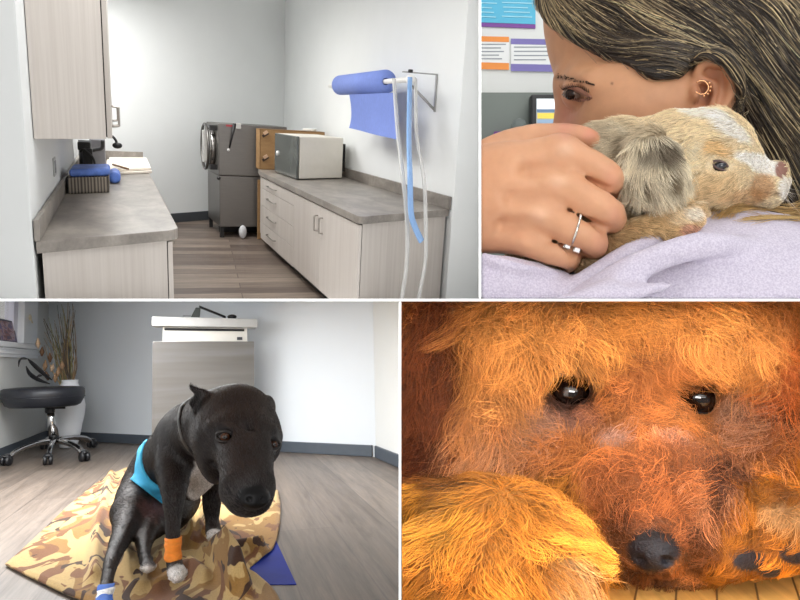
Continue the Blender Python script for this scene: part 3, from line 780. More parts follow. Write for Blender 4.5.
    for i in range(13):
        s = i / 12; row = []
        for j in range(15):
            q = j / 14; y = yS0 + (yS1 - yS0) * q
            zlow = (zl1 * (1 - q) + q * C.on_x(347.5, 128, hx).z)
            row.append(Vector((hx + .03 * math.sin(s * 2.2) + .012 * math.sin(q * 7 + s * 2) * s, y + .07 * s * s * (q - .2), zt0 + (zlow - zt0) * s)))
        rows.append(row)
    mb = MB(); mb.grid(rows); T.part('hanging_sheet', mb, m_paper)
    # ---- hanging tubes and a black clip
    def tube_mat(name, col, tr):
        m, nt, b = new_mat(name); f = noise(nt, coords(nt), 14)
        nt.links.new(ramp(nt, f, [(.3, tuple(x * .96 for x in rgb(col)[:3]) + (1,)), (.7, rgb(col))]), b.inputs['Base Color'])
        b.inputs['Roughness'].default_value = .25; b.inputs['Alpha'].default_value = tr; return m
    m_clear = tube_mat('clear_tubing', '#e2e1de', .6); m_blue = tube_mat('pale_blue_tubing', '#8db4e6', .95)
    yT = R0.y - .12
    def hang(name, pts, r, mat, label, dy, thread=None):
        q = smooth_path([C.on_y(u, v, yk + dy + (yT + (thread or 0) - yk - dy) * float(smoothstep(90, 185, v))) for u, v in pts], 5); mb = MB(); mb.tube(q, r, 12, flat=.5); o = single(name, mb, mat, label, 'tube', C, clip=True, group='tubes hanging from the rod')
        return q
    hang('plastic_tube', [(394, 79), (396, 110), (398.5, 140), (402, 170), (406, 205), (407.5, 235), (406.5, 265), (403, 290), (401, 304)], .027, m_clear, 'clear plastic tube hanging from the rod nearest the blue roll', -.04, .07)
    hang('plastic_tube', [(410, 77), (409.5, 100), (409, 140), (410, 175), (411, 212), (415, 227), (421.5, 241)], .032, m_blue, 'pale blue plastic tube hanging from the rod, its end free', -.21)
    hang('plastic_tube', [(415.5, 79), (416, 120), (417.5, 142), (424, 180), (425.5, 215), (426, 250), (424, 270), (420, 290), (418, 304)], .026, m_clear, 'clear plastic tube hanging from the rod nearest the wall', -.05, .07)
    p = C.on_y(410.5, 71.0, yk - .03); mb = MB(); mb.box(p, (.032, .03, .024)); single('clip', mb, m_black, 'small black clip on the bracket above the blue tube', 'clip', C, bevel=.004)
    # ---- left worktop clutter
    a, b2 = P(68.5, 194.5, H), P(109.5, 192.5, H); yb = (a.y + b2.y) / 2
    hz = C.on_y(70, 178, a.y).z - H
    m_bask = None
    m, nt, b = new_mat('woven_grey'); wv = node(nt, 'ShaderNodeTexWave'); wv.inputs['Scale'].default_value = 14; wv.inputs['Distortion'].default_value = 1.5
    nt.links.new(coords(nt, (1, 1, .05)), wv.inputs['Vector']); nt.links.new(ramp(nt, wv.outputs['Fac'], [(.2, '#4c4640'), (.8, '#8d8376')]), b.inputs['Base Color']); b.inputs['Roughness'].default_value = .8; m_bask = m
    T = Thing('storage_basket', 'low grey woven basket on the left worktop under the blue wrapped bundle', 'basket', C, V(a, H))
    bx = b2 - a; dp = Vector((0, .55, 0)); hh = Vector((0, 0, hz))
    mb = MB(); o_ = a + Vector((0, 0, .001))
    mb.slab(o_, bx, Vector((0, .02, 0)), hh); mb.slab(o_ + dp, bx, Vector((0, .02, 0)), hh); mb.slab(o_, dp, bx.normalized() * .02, hh); mb.slab(o_ + bx - bx.normalized() * .02, dp, bx.normalized() * .02, hh); mb.slab(o_, bx, dp, Vector((0, 0, .02)))
    T.part('basket_wall', mb, m_bask, bevel=.006)
    m_blue2 = plain('blue_wrap', '#5272bd', .55, var=.3, scale=14, bmp=.3)
    mb = MB(); mb.slab(o_ + Vector((.01, .02, hz + .002)), bx * 1.0, dp * .9, Vector((0, 0, .06))); single('wrapped_bundle', mb, m_blue2, 'flat blue wrapped bundle on top of the grey basket', 'bundle', C, bevel=.03, seg=3)
    c0 = C.on_z(113, 184.5, H) + Vector((0, .15, 0)); ra = .05
    mb = MB(); mb.lathe([(.02, 0), (ra * .9, .004), (ra, .03), (ra, .42), (ra * .9, .45), (.02, .455)], (c0.x + .015, c0.y - .1, H + ra + .001), (0, 1, 0), 24)
    single('wrap_roll', mb, m_blue2, 'roll of blue wrap lying at the right end of the basket', 'roll', C)
    # paper sheets
    m_cream = plain('cream_paper', '#e6ddcf', .7, var=.05)
    q = [P(105.5, 175.5, H), P(152, 173.5, H), P(147, 161.5, H), P(107, 161.5, H)]
    for i, (dz0, sc, sh) in enumerate(((.002, 1, 0), (.03, .93, .01))):
        c_ = sum(q, Vector()) / 4; mb = MB(); pts = [c_ + (p - c_) * sc + Vector((sh, 0, 0)) for p in q]
        mb.prism([p[:2] for p in pts], H + dz0, H + dz0 + .025)
        single('paper_stack', mb, m_cream, ['lower sheaf of cream paper at the far end of the left worktop', 'upper sheaf of cream paper at the far end of the left worktop'][i], 'paper', C, bevel=.008)
    s0, s1 = C.on_z(113, 164.5, H + .075), C.on_z(128, 169, H + .075); mb = MB(); mb.tube([s0, s1], .012, 6); single('pen', mb, plain('brown_pen', '#7d5a3c', .5), 'brown pen lying on the cream paper', 'pen', C)
    p = C.on_z(134, 160.8, H); mb = MB(); mb.ball(p + Vector((0, .02, .042)), (.05, .04, .04)); single('stapler', mb, m_black, 'small dark object on the worktop behind the cream paper', 'object', C)
    # microscope-like device
    dm = C.on_z(84, 173, H); dm.x += .02; yM = dm.y + .15
    T = Thing('desktop_instrument', 'dark grey instrument with black cables under the wall cabinet', 'instrument', C, (dm.x, yM, H))
    gx0, gx1 = C.on_y(76, 160, yM).x, C.on_y(89, 160, yM).x
    zt_ = C.on_y(84, 140, yM).z - .01
    mb = MB(); mb.slab((max(gx0, xl + .02), yM, H + .003), (gx1 - gx0, 0, 0), (0, .3, 0), (0, 0, .05)); T.part('base', mb, m_black, bevel=.01)
    mb = MB(); mb.lathe([(.06, 0), (.06, zt_ - H - .05)], (max((gx0 + gx1) / 2 - .01, xl + .075), yM + .12, H + .053), (0, 0, 1), 20); T.part('column', mb, plain('grey_column', '#55575a', .35, .5))
    mb = MB(); mb.box(((gx0 + gx1) / 2 + .05, yM + .03, H + .15), (.09, .12, .16)); T.part('stage', mb, m_black, bevel=.015)
    mb = MB(); mb.box(((gx0 + gx1) / 2 + .02, yM + .05, (zt_ + H) / 2 + .1), (.12, .12, .09)); T.part('head', mb, m_black, bevel=.02)
    mb = MB(); mb.tube(smooth_path([C.on_y(u, v, yM - .05) for u, v in ((80, 152), (83, 149.5), (87, 152), (93, 158), (95, 166), (95, 172))], 5), .012, 8); T.part('cable', mb, m_black)
    px0, px1 = C.on_y(90, 160, yM + .5).x, C.on_y(105.5, 160, yM + .5).x
    mb = MB(); mb.slab((px0, yM + .5, H + .001), (px1 - px0, 0, 0), (0, .3, 0), (0, 0, C.on_y(100, 139.5, yM + .5).z - H)); single('grey_box', mb, plain('grey_case', '#77767a', .5), 'plain grey box case behind the dark instrument', 'box', C, bevel=.015)
    b0 = C.on_y(90, 151, yM + .42); b1 = C.on_y(102, 148, yM + .42); mb = MB(); mb.tube(smooth_path([b0, (b0 + b1) / 2, b1, b1 + Vector((.01, 0, .08))], 4), .02, 8); single('black_strap', mb, m_black, 'black strap across the grey case', 'strap', C)
    # hanging hook cord
    yh = uy + 3.0
    mb = MB(); mb.tube(smooth_path([C.on_y(u, v, yh) for u, v in ((112, 136), (114.5, 138.5), (116.5, 142), (117, 145))], 4), .012, 8); mb.ball(C.on_y(117.3, 145.5, yh), (.045, .03, .03)); single('hanging_cord', mb, m_black, 'short dark cord with a plug dangling by the wall cabinet door', 'cord', C)
    # outlet plate on left wall
    p = C.on_x(54, 168, xw + .001); mb = MB(); mb.slab(p - Vector((0, .09, .05)), (.008, 0, 0), (0, .18, 0), (0, 0, .12)); T = Thing('wall_outlet', 'grey outlet plate on the left wall above the worktop', 'outlet', C, p)
    pl = T.part('cover_plate', mb, plain('grey_plate', '#b9bab8', .5), bevel=.003); mb = MB(); mb.slab(p + Vector((.008, -.04, -.03)), (.004, 0, 0), (0, .08, 0), (0, 0, .08)); T.part('socket', mb, plain('grey_socket', '#8e8f8e', .5), parent=pl)
    # ---- light
    area('ceiling_panel_near', C, (.1, 5.2, 2.9), (.1, 5.2, 0), 1.6, 85, (1, .995, .985), 2.4)
    area('jamb_fill', C, (-.25, 1.9, 2.6), (.4, 6, .9), .7, 13, (1, .99, .98), .5)  # added fill to brighten the near wall ends, no actual lamp there
    area('ceiling_panel_far', C, (.2, 8.3, 2.9), (.2, 8.3, 0), 1.4, 78, (1, .995, .985), 1.6)
build_tl()
# ================================================================== ROOM 2 (bottom left): black dog on a camouflage blanket
def build_bl():
    C = BL; P = C.on_z; rng = np.random.default_rng(5)
    def D(u, v, y): return np.array(C.on_y(u, v, y))
    m_wall = plain('pale_wall', '#d8dde2', .75, var=.012, scale=3); m_wall_r = plain('pale_grey_wall', '#dcdddb', .75, var=.012, scale=3)
    m_base = plain('slate_vinyl_base', '#4b525b', .5, var=.05); m_trim = plain('white_gloss_trim', '#eceff3', .35, var=.01)
    # ---- setting
    K0, K1 = P(46, 439), P(376, 457); KR = P(400, 467.5); xw = P(0, 459).x
    K0 = Vector((xw, K0.y, 0)); eb = (K1 - K0).normalized(); er = (KR - K1).normalized()
    m, nt, b = new_mat('grey_brown_planks')
    br = node(nt, 'ShaderNodeTexBrick'); nt.links.new(coords(nt, (1, 1, 1), (0, 0, R_(90))), br.inputs['Vector'])
    for k, v in (('Scale', 1.0), ('Brick Width', 1.9), ('Row Height', .19), ('Mortar Size', .0025)): br.inputs[k].default_value = v
    br.inputs['Color1'].default_value = rgb('#63584f'); br.inputs['Color2'].default_value = rgb('#7f7369'); br.inputs['Mortar'].default_value = rgb('#5a5049')
    f = noise(nt, coords(nt, (16, .9, 1)), 1.7, 8, .7, .6); g = noise(nt, coords(nt, (60, 3, 1)), 1.5, 5, .7)
    c2 = ramp(nt, f, [(.3, (.5, .47, .45, 1)), (.5, (.95, .95, .95, 1)), (.72, (1.35, 1.33, 1.3, 1))]); c3 = ramp(nt, g, [(.3, (.82, .81, .8, 1)), (.65, (1.06, 1.06, 1.06, 1))])
    nt.links.new(mixc(nt, 1.0, mixc(nt, 1.0, br.outputs['Color'], c2, 'MULTIPLY'), c3, 'MULTIPLY'), b.inputs['Base Color'])
    b.inputs['Roughness'].default_value = .42; nt.links.new(bump(nt, g, .12, .003), b.inputs['Normal'])
    fl = MB(); fl.prism([(-2.2, .7), (2.6, .7), (2.6, 6), (-2.2, 6)], -.05, 0); struct('floor', fl, m, C, 'grey brown plank floor of the dog room', clip=True)
    top = 1.3
    q0, q1 = K0 - eb * .3, K1 + eb * .2; n = Vector((-eb.y, eb.x, 0)) * .1
    mb = MB(); mb.prism([q0[:2], q1[:2], (q1 + n)[:2], (q0 + n)[:2]], 0, top); struct('wall_back', mb, m_wall, C, 'pale back wall of the dog room', clip=True)
    r0, r1 = K1, K1 + er * 3; n2 = Vector((-er.y, er.x, 0)); n2 = n2 if n2.x > 0 else -n2; n2 *= .1
    mb = MB(); mb.prism([r0[:2], r1[:2], (r1 + n2)[:2], (r0 + n2)[:2]], 0, top); struct('wall_right', mb, m_wall_r, C, 'pale right wall of the dog room', clip=True)
    # left wall with the window opening
    def onw(u, v): return C.on_x(u, v, xw)
    s0, s1 = onw(0, 341), onw(36.5, 345.2); zs = (s0.z + s1.z) / 2; yj = onw(34, 330).y; y_in = onw(16.5, 320).y
    yn = 1.2
    mb = MB()
    mb.slab((xw - .1, yn, 0), (.1, 0, 0), (0, K0.y + .1 - yn, 0), (0, 0, zs - .04)); mb.slab((xw - .1, yj - .04, zs - .04), (.1, 0, 0), (0, K0.y + .1 - yj + .04, 0), (0, 0, top - zs))
    struct('wall_left', mb, m_wall_r, C, 'pale left wall with the window', clip=True)
    zb = onw(20, 358).z
    W = Thing('window_1', None, None, C, (xw, yn + 1.5, zs)); W.o['kind'] = 'structure'; W.o['label'] = 'white framed window on the left wall'
    mb = MB(); mb.slab((xw - .1, yn, zs - .038), (.15, 0, 0), (0, yj + .05 - yn, 0), (0, 0, .035)); W.part('window_sill', mb, m_trim, clip=True, bevel=.008)
    mb = MB(); mb.slab((xw + .002, yn, zb), (.028, 0, 0), (0, yj + .01 - yn, 0), (0, 0, zs - .04 - zb)); mb.slab((xw + .002, yn, zb + .02), (.04, 0, 0), (0, yj + .01 - yn, 0), (0, 0, .02)); W.part('apron', mb, m_trim, clip=True, bevel=.004)
    mb = MB(); mb.slab((xw - .02, y_in + .1, zs), (.045, 0, 0), (0, yj - y_in - .1, 0), (0, 0, top - zs)); W.part('casing', mb, m_trim, clip=True, bevel=.008)
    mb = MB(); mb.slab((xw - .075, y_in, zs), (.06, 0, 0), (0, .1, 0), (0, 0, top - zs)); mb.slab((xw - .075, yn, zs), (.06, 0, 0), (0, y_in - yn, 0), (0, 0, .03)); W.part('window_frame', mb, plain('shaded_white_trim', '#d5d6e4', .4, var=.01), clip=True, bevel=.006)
    mg, ntg, bg_ = new_mat('window_glass'); bg_.inputs['Base Color'].default_value = (.95, .97, 1, 1); bg_.inputs['Roughness'].default_value = .02; bg_.inputs['Alpha'].default_value = .12
    mb = MB(); mb.slab((xw - .055, yn, zs + .03), (.006, 0, 0), (0, y_in - yn, 0), (0, 0, top - zs)); W.part('pane', mb, mg, clip=True)
    p = onw(25.5, 317.5); p.x += .03; mb = MB(); mb.ball(p, (.008, .035, .022)); mb.tube([p, p + Vector((.004, .05, -.035))], .006, 6); W.part('latch', mb, plain('ivory_latch', '#d9cdb4', .4))
    # bright yard outside
    mb = MB(); mb.slab((xw - 2.2, -1, -.5), (.05, 0, 0), (0, 9, 0), (0, 0, 3)); struct('backdrop', mb, emit_mat('overcast_daylight', '#ffffff', 1.15), C, 'overcast daylight outside the window', clip=True)
    # picture card standing on the sill
    a, b2 = C.on_x(-1, 339.5, xw - .005), C.on_x(16.5, 339.5, xw - .005)
    mm, nt, b = new_mat('printed_photo'); f = noise(nt, coords(nt, (1, .35, 1)), 22, 3, .6, .8)
    nt.links.new(ramp(nt, f, [(.3, '#3c3563'), (.42, '#5b4a78'), (.5, '#b09aa0'), (.56, '#7d4038'), (.68, '#3a3058')]), b.inputs['Base Color']); b.inputs['Roughness'].default_value = .35
    zt = C.on_x(8, 320, xw - .02).z
    T = Thing('photo_card', 'small dark printed photo card leaning on the window sill', 'photo', C, (xw, a.y, zs))
    ln = Vector((-.03, 0, zt - zs)); al = Vector((0, b2.y - a.y, 0))
    mb = MB(); mb.slab(Vector((xw - .002, a.y, zs + .001)), al, ln, (.004, 0, 0)); T.part('card', mb, plain('dark_card', '#3a3450', .4))
    mb = MB(); mb.slab(Vector((xw + .0025, a.y, zs + .001)) + al * .05 + ln * .06, al * .88, ln * .86, (.001, 0, 0)); T.part('print', mb, mm)
    # baseboards
    hb = .068
    def skirt(p0, p1, nv, name, label):
        mb = MB(); mb.prism([p0[:2], p1[:2], (p1 + nv)[:2], (p0 + nv)[:2]], .001, hb); struct(name, mb, m_base, C, label, clip=True, bevel=.004)
    nb = Vector((eb.y, -eb.x, 0)) * .014
    skirt(K0 + nb * .05 + eb * .02, K1 - eb * .02 + nb * .05, nb, 'baseboard_back', 'slate vinyl baseboard along the back wall')
    skirt(Vector((xw + .001, yn, 0)), Vector((xw + .001, K0.y - .005, 0)), Vector((.014, 0, 0)), 'baseboard_left', 'slate vinyl baseboard along the left wall')
    skirt(r0 + er * .02 - n2 * .01, r1 - n2 * .01, -n2 * .14, 'baseboard_right', 'slate vinyl baseboard along the right wall')
    # ---- rolling stool
    m_vinyl = plain('black_vinyl', '#1f2128', .42, var=.08, scale=30, spec=.5); m_chr = plain('chrome', '#c9c8c8', .12, 1.0, var=.02); m_blk = plain('black_plastic', '#161619', .4, var=.1)
    B = P(53, 456); yc = B.y; k = yc / 700.0
    T = Thing('rolling_stool', 'black round rolling stool with five chrome legs by the window', 'stool', C, B)
    sc = C.on_y(43.5, 395, yc); rs = 34.5 * k; zt, zbm = C.on_y(43, 387.5, yc).z, C.on_y(43, 406.5, yc).z
    hz = zt - zbm
    mb = MB(); mb.lathe([(.02, .012), (rs * .8, 0), (rs * .9, .012), (rs * .985, hz * .45), (rs, hz * .72), (rs * .985, hz * .9), (rs * .94, hz * .985), (rs * .75, hz * 1.02), (.01, hz * 1.02)], (sc.x, yc, zbm), n=48); seat = T.part('seat', mb, m_vinyl, label='black vinyl padded seat')
    mb = MB(); mb.tube([(sc.x + rs * .992 * math.cos(a), yc + rs * .992 * math.sin(a), zbm + hz * .5) for a in np.linspace(0, 2 * math.pi, 49)[:-1]], .004, 6, closed=True); T.part('piping', mb, m_vinyl, parent=seat)
    hub = C.on_y(54.5, 441, yc); c0 = C.on_y(50, 411, yc)
    mb = MB(); mb.lathe([(.05, 0), (.055, -.012), (.03, -.016), (.03, -.04), (.026, -.05)], (c0.x, yc, zbm + .006), n=20); mb.tube([(c0.x, yc, zbm - .01), (c0.x + .09, yc, zbm - .012)], .008, 8); T.part('mounting_plate', mb, m_blk)
    mb = MB(); mb.tube([(c0.x, yc, zbm - .03), (c0.x * .7 + hub.x * .3, yc, zbm * .7 + hub.z * .3 - .01), (hub.x, yc, hub.z)], [.021, .026, .031], 18); T.part('column', mb, m_chr)
    mb = MB(); mb.lathe([(.03, -.02), (.05, -.015), (.05, .015), (.03, .02)], (hub.x, yc, hub.z), n=20); T.part('hub', mb, m_blk)
    ends = [(6, 460), (38, 473), (96, 458), (92, 442), (38, 439)]
    for u, v in ends:
        e = P(u, v + 6); L = math.hypot(e.x - hub.x, (e.y - yc)); 
        d = Vector((e.x - hub.x, e.y - yc, 0))
        if d.length > .46: d = d.normalized() * .46; e = Vector((hub.x + d.x, yc + d.y, 0))
        e = Vector((e.x, e.y, 0)); zc_ = .062
        pth = smooth_path([(hub.x + d.x * .1, yc + d.y * .1, hub.z + .004), (hub.x + d.x * .45, yc + d.y * .45, hub.z + .002), (hub.x + d.x * .8, yc + d.y * .8, hub.z - .02), (hub.x + d.x * .97, yc + d.y * .97, hub.z - .05), (e.x, e.y, zc_ + .004)], 5)
        mb = MB(); mb.tube(pth, np.linspace(.021, .016, len(pth)), 10, flat=.75); lg = T.part('leg', mb, m_chr, label='chrome leg')
        tn = Vector((-d.y, d.x, 0)).normalized()
        mb = MB()
        for s in (-1, 1): mb.lathe([(.008, -.011), (.027, -.01), (.029, 0), (.027, .01), (.008, .011)], e + tn * s * .015 + Vector((0, 0, .03)), tn, 18)
        mb.lathe([(.02, 0), (.024, .012), (.016, .02)], e + Vector((0, 0, .046)), (0, 0, 1), 14); T.part('caster', mb, m_blk, parent=lg, label='black twin-wheel caster')
    # ---- vase with dried stems
    vb = P(68.5, 448); kv = vb.y / 700
    m_vase = plain('white_ceramic', '#e4e6ea', .35, var=.015)
    T = Thing('vase', 'tall white ceramic vase in the corner behind the stool', 'vase', C, vb)
    H = C.on_y(64, 380, vb.y).z
    pr = [(.3, 0), (.52, .004), (.62, .1 * H), (.78, .3 * H), (.95, .5 * H), (.98, .62 * H), (.85, .78 * H), (.6, .9 * H), (.5, .96 * H), (.54, H), (.46, H - .005), (.42, .9 * H)]
    mb = MB(); mb.lathe([(r * 14 * kv, z) for r, z in pr], (vb.x, vb.y, .001), n=36); T.part('body', mb, m_vase)
    cols = ['#6f5a44', '#8b7453', '#5a4a3c', '#7d7a4e', '#a88f68', '#4a4038', '#5f6a72']
    mats = [plain('dried_stem', c, .7, var=.2, scale=60) for c in cols]
    neck = Vector((vb.x, vb.y, H - .03))
    tipz = lambda u, v: C.on_y(u, v, vb.y)
    lab = ['dried brown reed', 'dried tan grass blade', 'dried bent dark stalk']
    specs = []
    for i in range(64):
        u = rng.uniform(43, 77) if i % 3 else rng.uniform(54, 76); v = rng.uniform(303, 345)
        if u < 50: v = max(v, 318)
        specs.append((u, v))
    for i, (u, v) in enumerate(specs):
        tp = tipz(u, v); tp.y += rng.uniform(-.1, .05)
        st = neck + Vector((rng.uniform(-.03, .03) + (tp.x - neck.x) * .15, rng.uniform(-.03, .03), -.05)); mid = (st * .5 + tp * .5) + Vector((rng.uniform(-.03, .03), rng.uniform(-.03, .03), 0)); mid.x += (st.x - tp.x) * .12
        pth = smooth_path([st, st * .6 + mid * .4, mid, tp], 4); mb = MB()
        r0_ = rng.uniform(.004, .0095)
        mb.tube(pth, [r0_ * (1 - .75 * j / (len(pth) - 1)) for j in range(len(pth))], 5, flat=.5); T.part('stem', mb, mats[i % 7])
    for (u, v, l) in [(40, 344, 9), (44, 352, 8), (47, 366, 9), (52, 358, 8), (60, 372, 9), (49, 376, 8), (54, 368, 7), (64, 366, 8), (57, 378, 8)]:
        p = tipz(u, v); p.y -= .06; mb = MB(); d = Vector((rng.uniform(-.3, .3), 0, 1)).normalized()
        mb.tube([p - d * l * .5 * kv, p, p + d * l * .6 * kv], [.004, 2.2 * kv, .003], 8); T.part('seed_head', mb, plain('seed_head', ['#9c7c5e', '#6e4f38', '#c0a488'][int(v) % 3], .8, var=.3, scale=90))
    for pts in ([(52, 380), (44, 374), (33, 364), (28, 359)], [(50, 384), (39, 380), (30, 374), (26, 366)], [(42, 376), (38, 376), (36, 381)], [(28, 359), (22, 358.5), (19.5, 361), (18.5, 367)]):
        pth = smooth_path([C.on_y(u, v, vb.y - .08 - .45 * max(0, 50 - u) / 30) for u, v in pts], 5); mm_ = len(pth); mb = MB(); mb.tube(pth, [.003 + .011 * math.sin(math.pi * j / (mm_ - 1)) for j in range(mm_)], 6, flat=.4); T.part('leaf', mb, plain('dark_leaf', '#2c2a2c', .6, var=.2))
    # ---- stainless cabinet against the back wall
    m, nt, b = new_mat('stainless_panel'); f = noise(nt, coords(nt, (.6, .6, 9)), 1.5, 3)
    nt.links.new(ramp(nt, f, [(.2, '#7b7672'), (.5, '#868380'), (.8, '#929293')]), b.inputs['Base Color']); b.inputs['Metallic'].default_value = .75; b.inputs['Roughness'].default_value = .34; m_ss = m
    m_slab = plain('pale_slab', '#b9b9b8', .45, var=.04)
    yf = 4.08; A = C.on_y(152, 400, yf); A.z = 0; Wd = C.on_y(254.5, 400, 4.36); Wd.z = 0; wl = (Wd - A).length; ex = (Wd - A) / wl
    ey = Vector((0, 1, 0)); en = Vector((-ex.y, ex.x, 0)); zp = C.on_plane(152, 341.3, A, en).z; zu0, zu1 = C.on_plane(152, 326, A, en).z, C.on_plane(152, 316.5, A, en).z
    T = Thing('steel_cabinet', 'stainless fronted floor cabinet with overhanging top against the back wall', 'cabinet', C, A + ex * wl * .5)
    mb = MB(); mb.slab(A + Vector((0, 0, .004)), ex * wl, ey * .03, (0, 0, zp - .004)); T.part('front_panel', mb, m_ss, bevel=.004, label='brushed stainless front panel')
    mb = MB(); mb.slab(A + ex * .04 + ey * .031 + Vector((0, 0, .002)), ex * (wl - .08), ey * .17, (0, 0, zp - .03)); T.part('carcass', mb, m_slab)
    mb = MB(); o_ = A + ex * .055 + ey * .035; mb.slab(o_ + Vector((0, 0, zp - .028)), ex * (wl - .1), ey * .16, (0, 0, zu0 - zp + .026)); ap = T.part('apron_box', mb, plain('ivory_apron', '#d7d4cd', .5, var=.02), bevel=.004)
    mb = MB(); mb.slab(o_ + ex * .01 - ey * .004 + Vector((0, 0, zu0 - .022)), ex * (wl - .13), ey * .003, (0, 0, .014)); T.part('shadow_slot', mb, m_blk, parent=ap)
    tg = C.on_plane(237, 340, o_, en); mb = MB(); mb.slab(tg - ey * .003, ex * .036, ey * .003, (0, 0, .018)); T.part('name_plate', mb, plain('dark_plate', '#3d4046', .4), parent=ap)
    mb = MB(); mb.slab(A - ex * .004 - ey * .02 + Vector((0, 0, zu0)), ex * (wl + .025), ey * .22, (0, 0, zu1 - zu0)); T.part('top_slab', mb, m_slab, bevel=.006)
    # things on the cabinet top
    zt = zu1 + .001; q = lambda u, v: C.on_plane(u, v, A + ey * .1, en)
    def onTop(u): p = q(u, 316); p.z = zt; return p
    mb = MB(); a = onTop(183); mb.slab(a, ex * .05, ey * .08, (0, 0, .02)); single('grey_case', mb, plain('grey_case', '#8c8f92', .5), 'small flat grey case on the cabinet top beside the black clipper', 'case', C, bevel=.004)
    T = Thing('hair_clipper', 'black handheld tool lying folded on the cabinet top', 'tool', C, onTop(198))
    a, b2, c3_ = q(190, 316), q(199, 307.5), q(226, 318)
    a.z = zt
    mb = MB(); mb.hexa([a, a + ex * .06, a + ex * .06 + ey * .06, a + ey * .06], [Vector(b2) - ex * .02, Vector(b2) + ex * .01, Vector(b2) + ex * .01 + ey * .05, Vector(b2) - ex * .02 + ey * .05]); T.part('stand', mb, plain('olive_stand', '#4d5250', .5), bevel=.004)
    mb = MB(); mb.slab(Vector(b2) - ey * .002, Vector((c3_.x, c3_.y, zt + .006)) - Vector(b2), ey * .05, (0, 0, .014)); T.part('blade_arm', mb, m_blk, bevel=.004)
    mb = MB(); p = onTop(232); p.z += .016; mb.ball(p, (.028, .02, .015)); T.part('grip', mb, m_blk)
    # ---- blue pad under the blanket
    mb = MB(); pts = [P(243, 569), P(276, 541), P(296.5, 585), P(259, 585.5)]
    mb.prism([p[:2] for p in pts], .0003, .0021); single('blue_pad', mb, plain('blue_vinyl', '#12298a', .6, var=.1, scale=10, spec=.12), 'blue vinyl pad corner sticking out from under the blanket', 'pad', C, bevel=.0006, seg=2)
    # ---- camouflage blanket
    m, nt, b = new_mat('camouflage_fleece'); m_camo = m
    v = coords(nt, (1, .42, 1)); c = None
    n1 = noise(nt, v, 8.0, 2, .5, .9); mp = node(nt, 'ShaderNodeMapping'); mp.inputs['Location'].default_value = (3.1, 1.7, .4); nt.links.new(v, mp.inputs['Vector'])
    n2_ = noise(nt, mp.outputs['Vector'], 10, 2, .5, 1.2); mp2 = node(nt, 'ShaderNodeMapping'); mp2.inputs['Location'].default_value = (-2.1, 4.7, .9); nt.links.new(v, mp2.inputs['Vector']); n3 = noise(nt, mp2.outputs['Vector'], 12, 2, .5, 1.0)
    K = lambda p: [(0, (0, 0, 0, 1)), (p, (0, 0, 0, 1)), (p + .012, (1, 1, 1, 1))]
    base = mixc(nt, ramp(nt, n1, K(.53)), rgb('#bda06c'), rgb('#94703f')); base = mixc(nt, ramp(nt, n2_, K(.56)), base, rgb('#7a5236')); base = mixc(nt, ramp(nt, n3, K(.6)), base, rgb('#463229'))
    fz = noise(nt, coords(nt), 260, 3); nt.links.new(mixc(nt, 1.0, base, ramp(nt, fz, [(.3, (.85, .85, .85, 1)), (.7, (1.08, 1.08, 1.08, 1))]), 'MULTIPLY'), b.inputs['Base Color'])
    b.inputs['Roughness'].default_value = .9; b.inputs['Specular IOR Level'].default_value = .1; b.inputs['Sheen Weight'].default_value = .15; nt.links.new(bump(nt, fz, .3, .003), b.inputs['Normal'])
    def curve(px, n): 
        q = np.array([P(u, v)[:2] for u, v in smooth_path([(u, v, 0) for u, v in px], 8) and [(p[0], p[1]) for p in smooth_path([(u, v, 0) for u, v in px], 8)]])
        s = np.r_[0, np.cumsum(np.linalg.norm(np.diff([(p[0], p[1]) for p in smooth_path([(u, v, 0) for u, v in px], 8)], axis=0), axis=1))]
        t = np.linspace(0, s[-1], n); return np.stack([np.interp(t, s, q[:, i]) for i in (0, 1)], 1)
    N = 150
    Lf = curve([(5, 567), (30, 545), (65, 511), (100, 482), (122, 471), (131, 467)], N)       # left edge, front to back
    Rt = curve([(292, 640), (277, 598), (258, 578), (250, 570), (272, 552), (279, 530), (280.5, 508), (278, 492)], N)
    Fr = curve([(5, 567), (30, 580), (75, 601), (140, 622), (292, 640)], N); Bk = curve([(131, 467), (180, 474), (240, 483), (278, 492)], N)
    s, t = np.meshgrid(np.linspace(0, 1, N), np.linspace(0, 1, N), indexing='ij'); s_, t_ = s[..., None], t[..., None]
    G = (1 - s_) * Lf[None, :, :] + s_ * Rt[None, :, :] + (1 - t_) * Fr[:, None, :] + t_ * Bk[:, None, :] - ((1 - s_) * (1 - t_) * Lf[0] + s_ * (1 - t_) * Rt[0] + (1 - s_) * t_ * Lf[-1] + s_ * t_ * Rt[-1])
    Z = .0095 + .004 * (vnoise(np.concatenate([G * [1, .4], 0 * G[..., :1]], -1), 16, 2) + 1)
    def ridge(px, h, w):
        nonlocal Z
        q = np.array([P(u, v)[:2] for u, v in px]); best = np.full(G.shape[:2], 9.0)
        for i in range(len(q) - 1):
            a, bb = q[i] * [1, .45], q[i + 1] * [1, .45]; ab = bb - a; g = G * [1, .45] - a; tt = np.clip((g @ ab) / (ab @ ab), 0, 1); best = np.minimum(best, np.linalg.norm(g - tt[..., None] * ab, axis=-1))
        Z = Z + h * np.exp(-(best / w) ** 2)
    ridge([(112, 470), (106, 500), (96, 545), (95, 585)], 0.033,  .018); ridge([(200, 540), (212, 565), (232, 598)], 0.053,  .016); ridge([(226, 556), (217, 548), (221, 570), (246, 600)], 0.053,  .016)
    ridge([(262, 556), (236, 561), (226, 575), (238, 596)], 0.045,  .016); ridge([(150, 580), (165, 560), (190, 545)], 0.033,  .02); ridge([(120, 545), (128, 570), (140, 592)], 0.033,  .02); ridge([(160, 592), (190, 572), (205, 585)], 0.030,  .02)
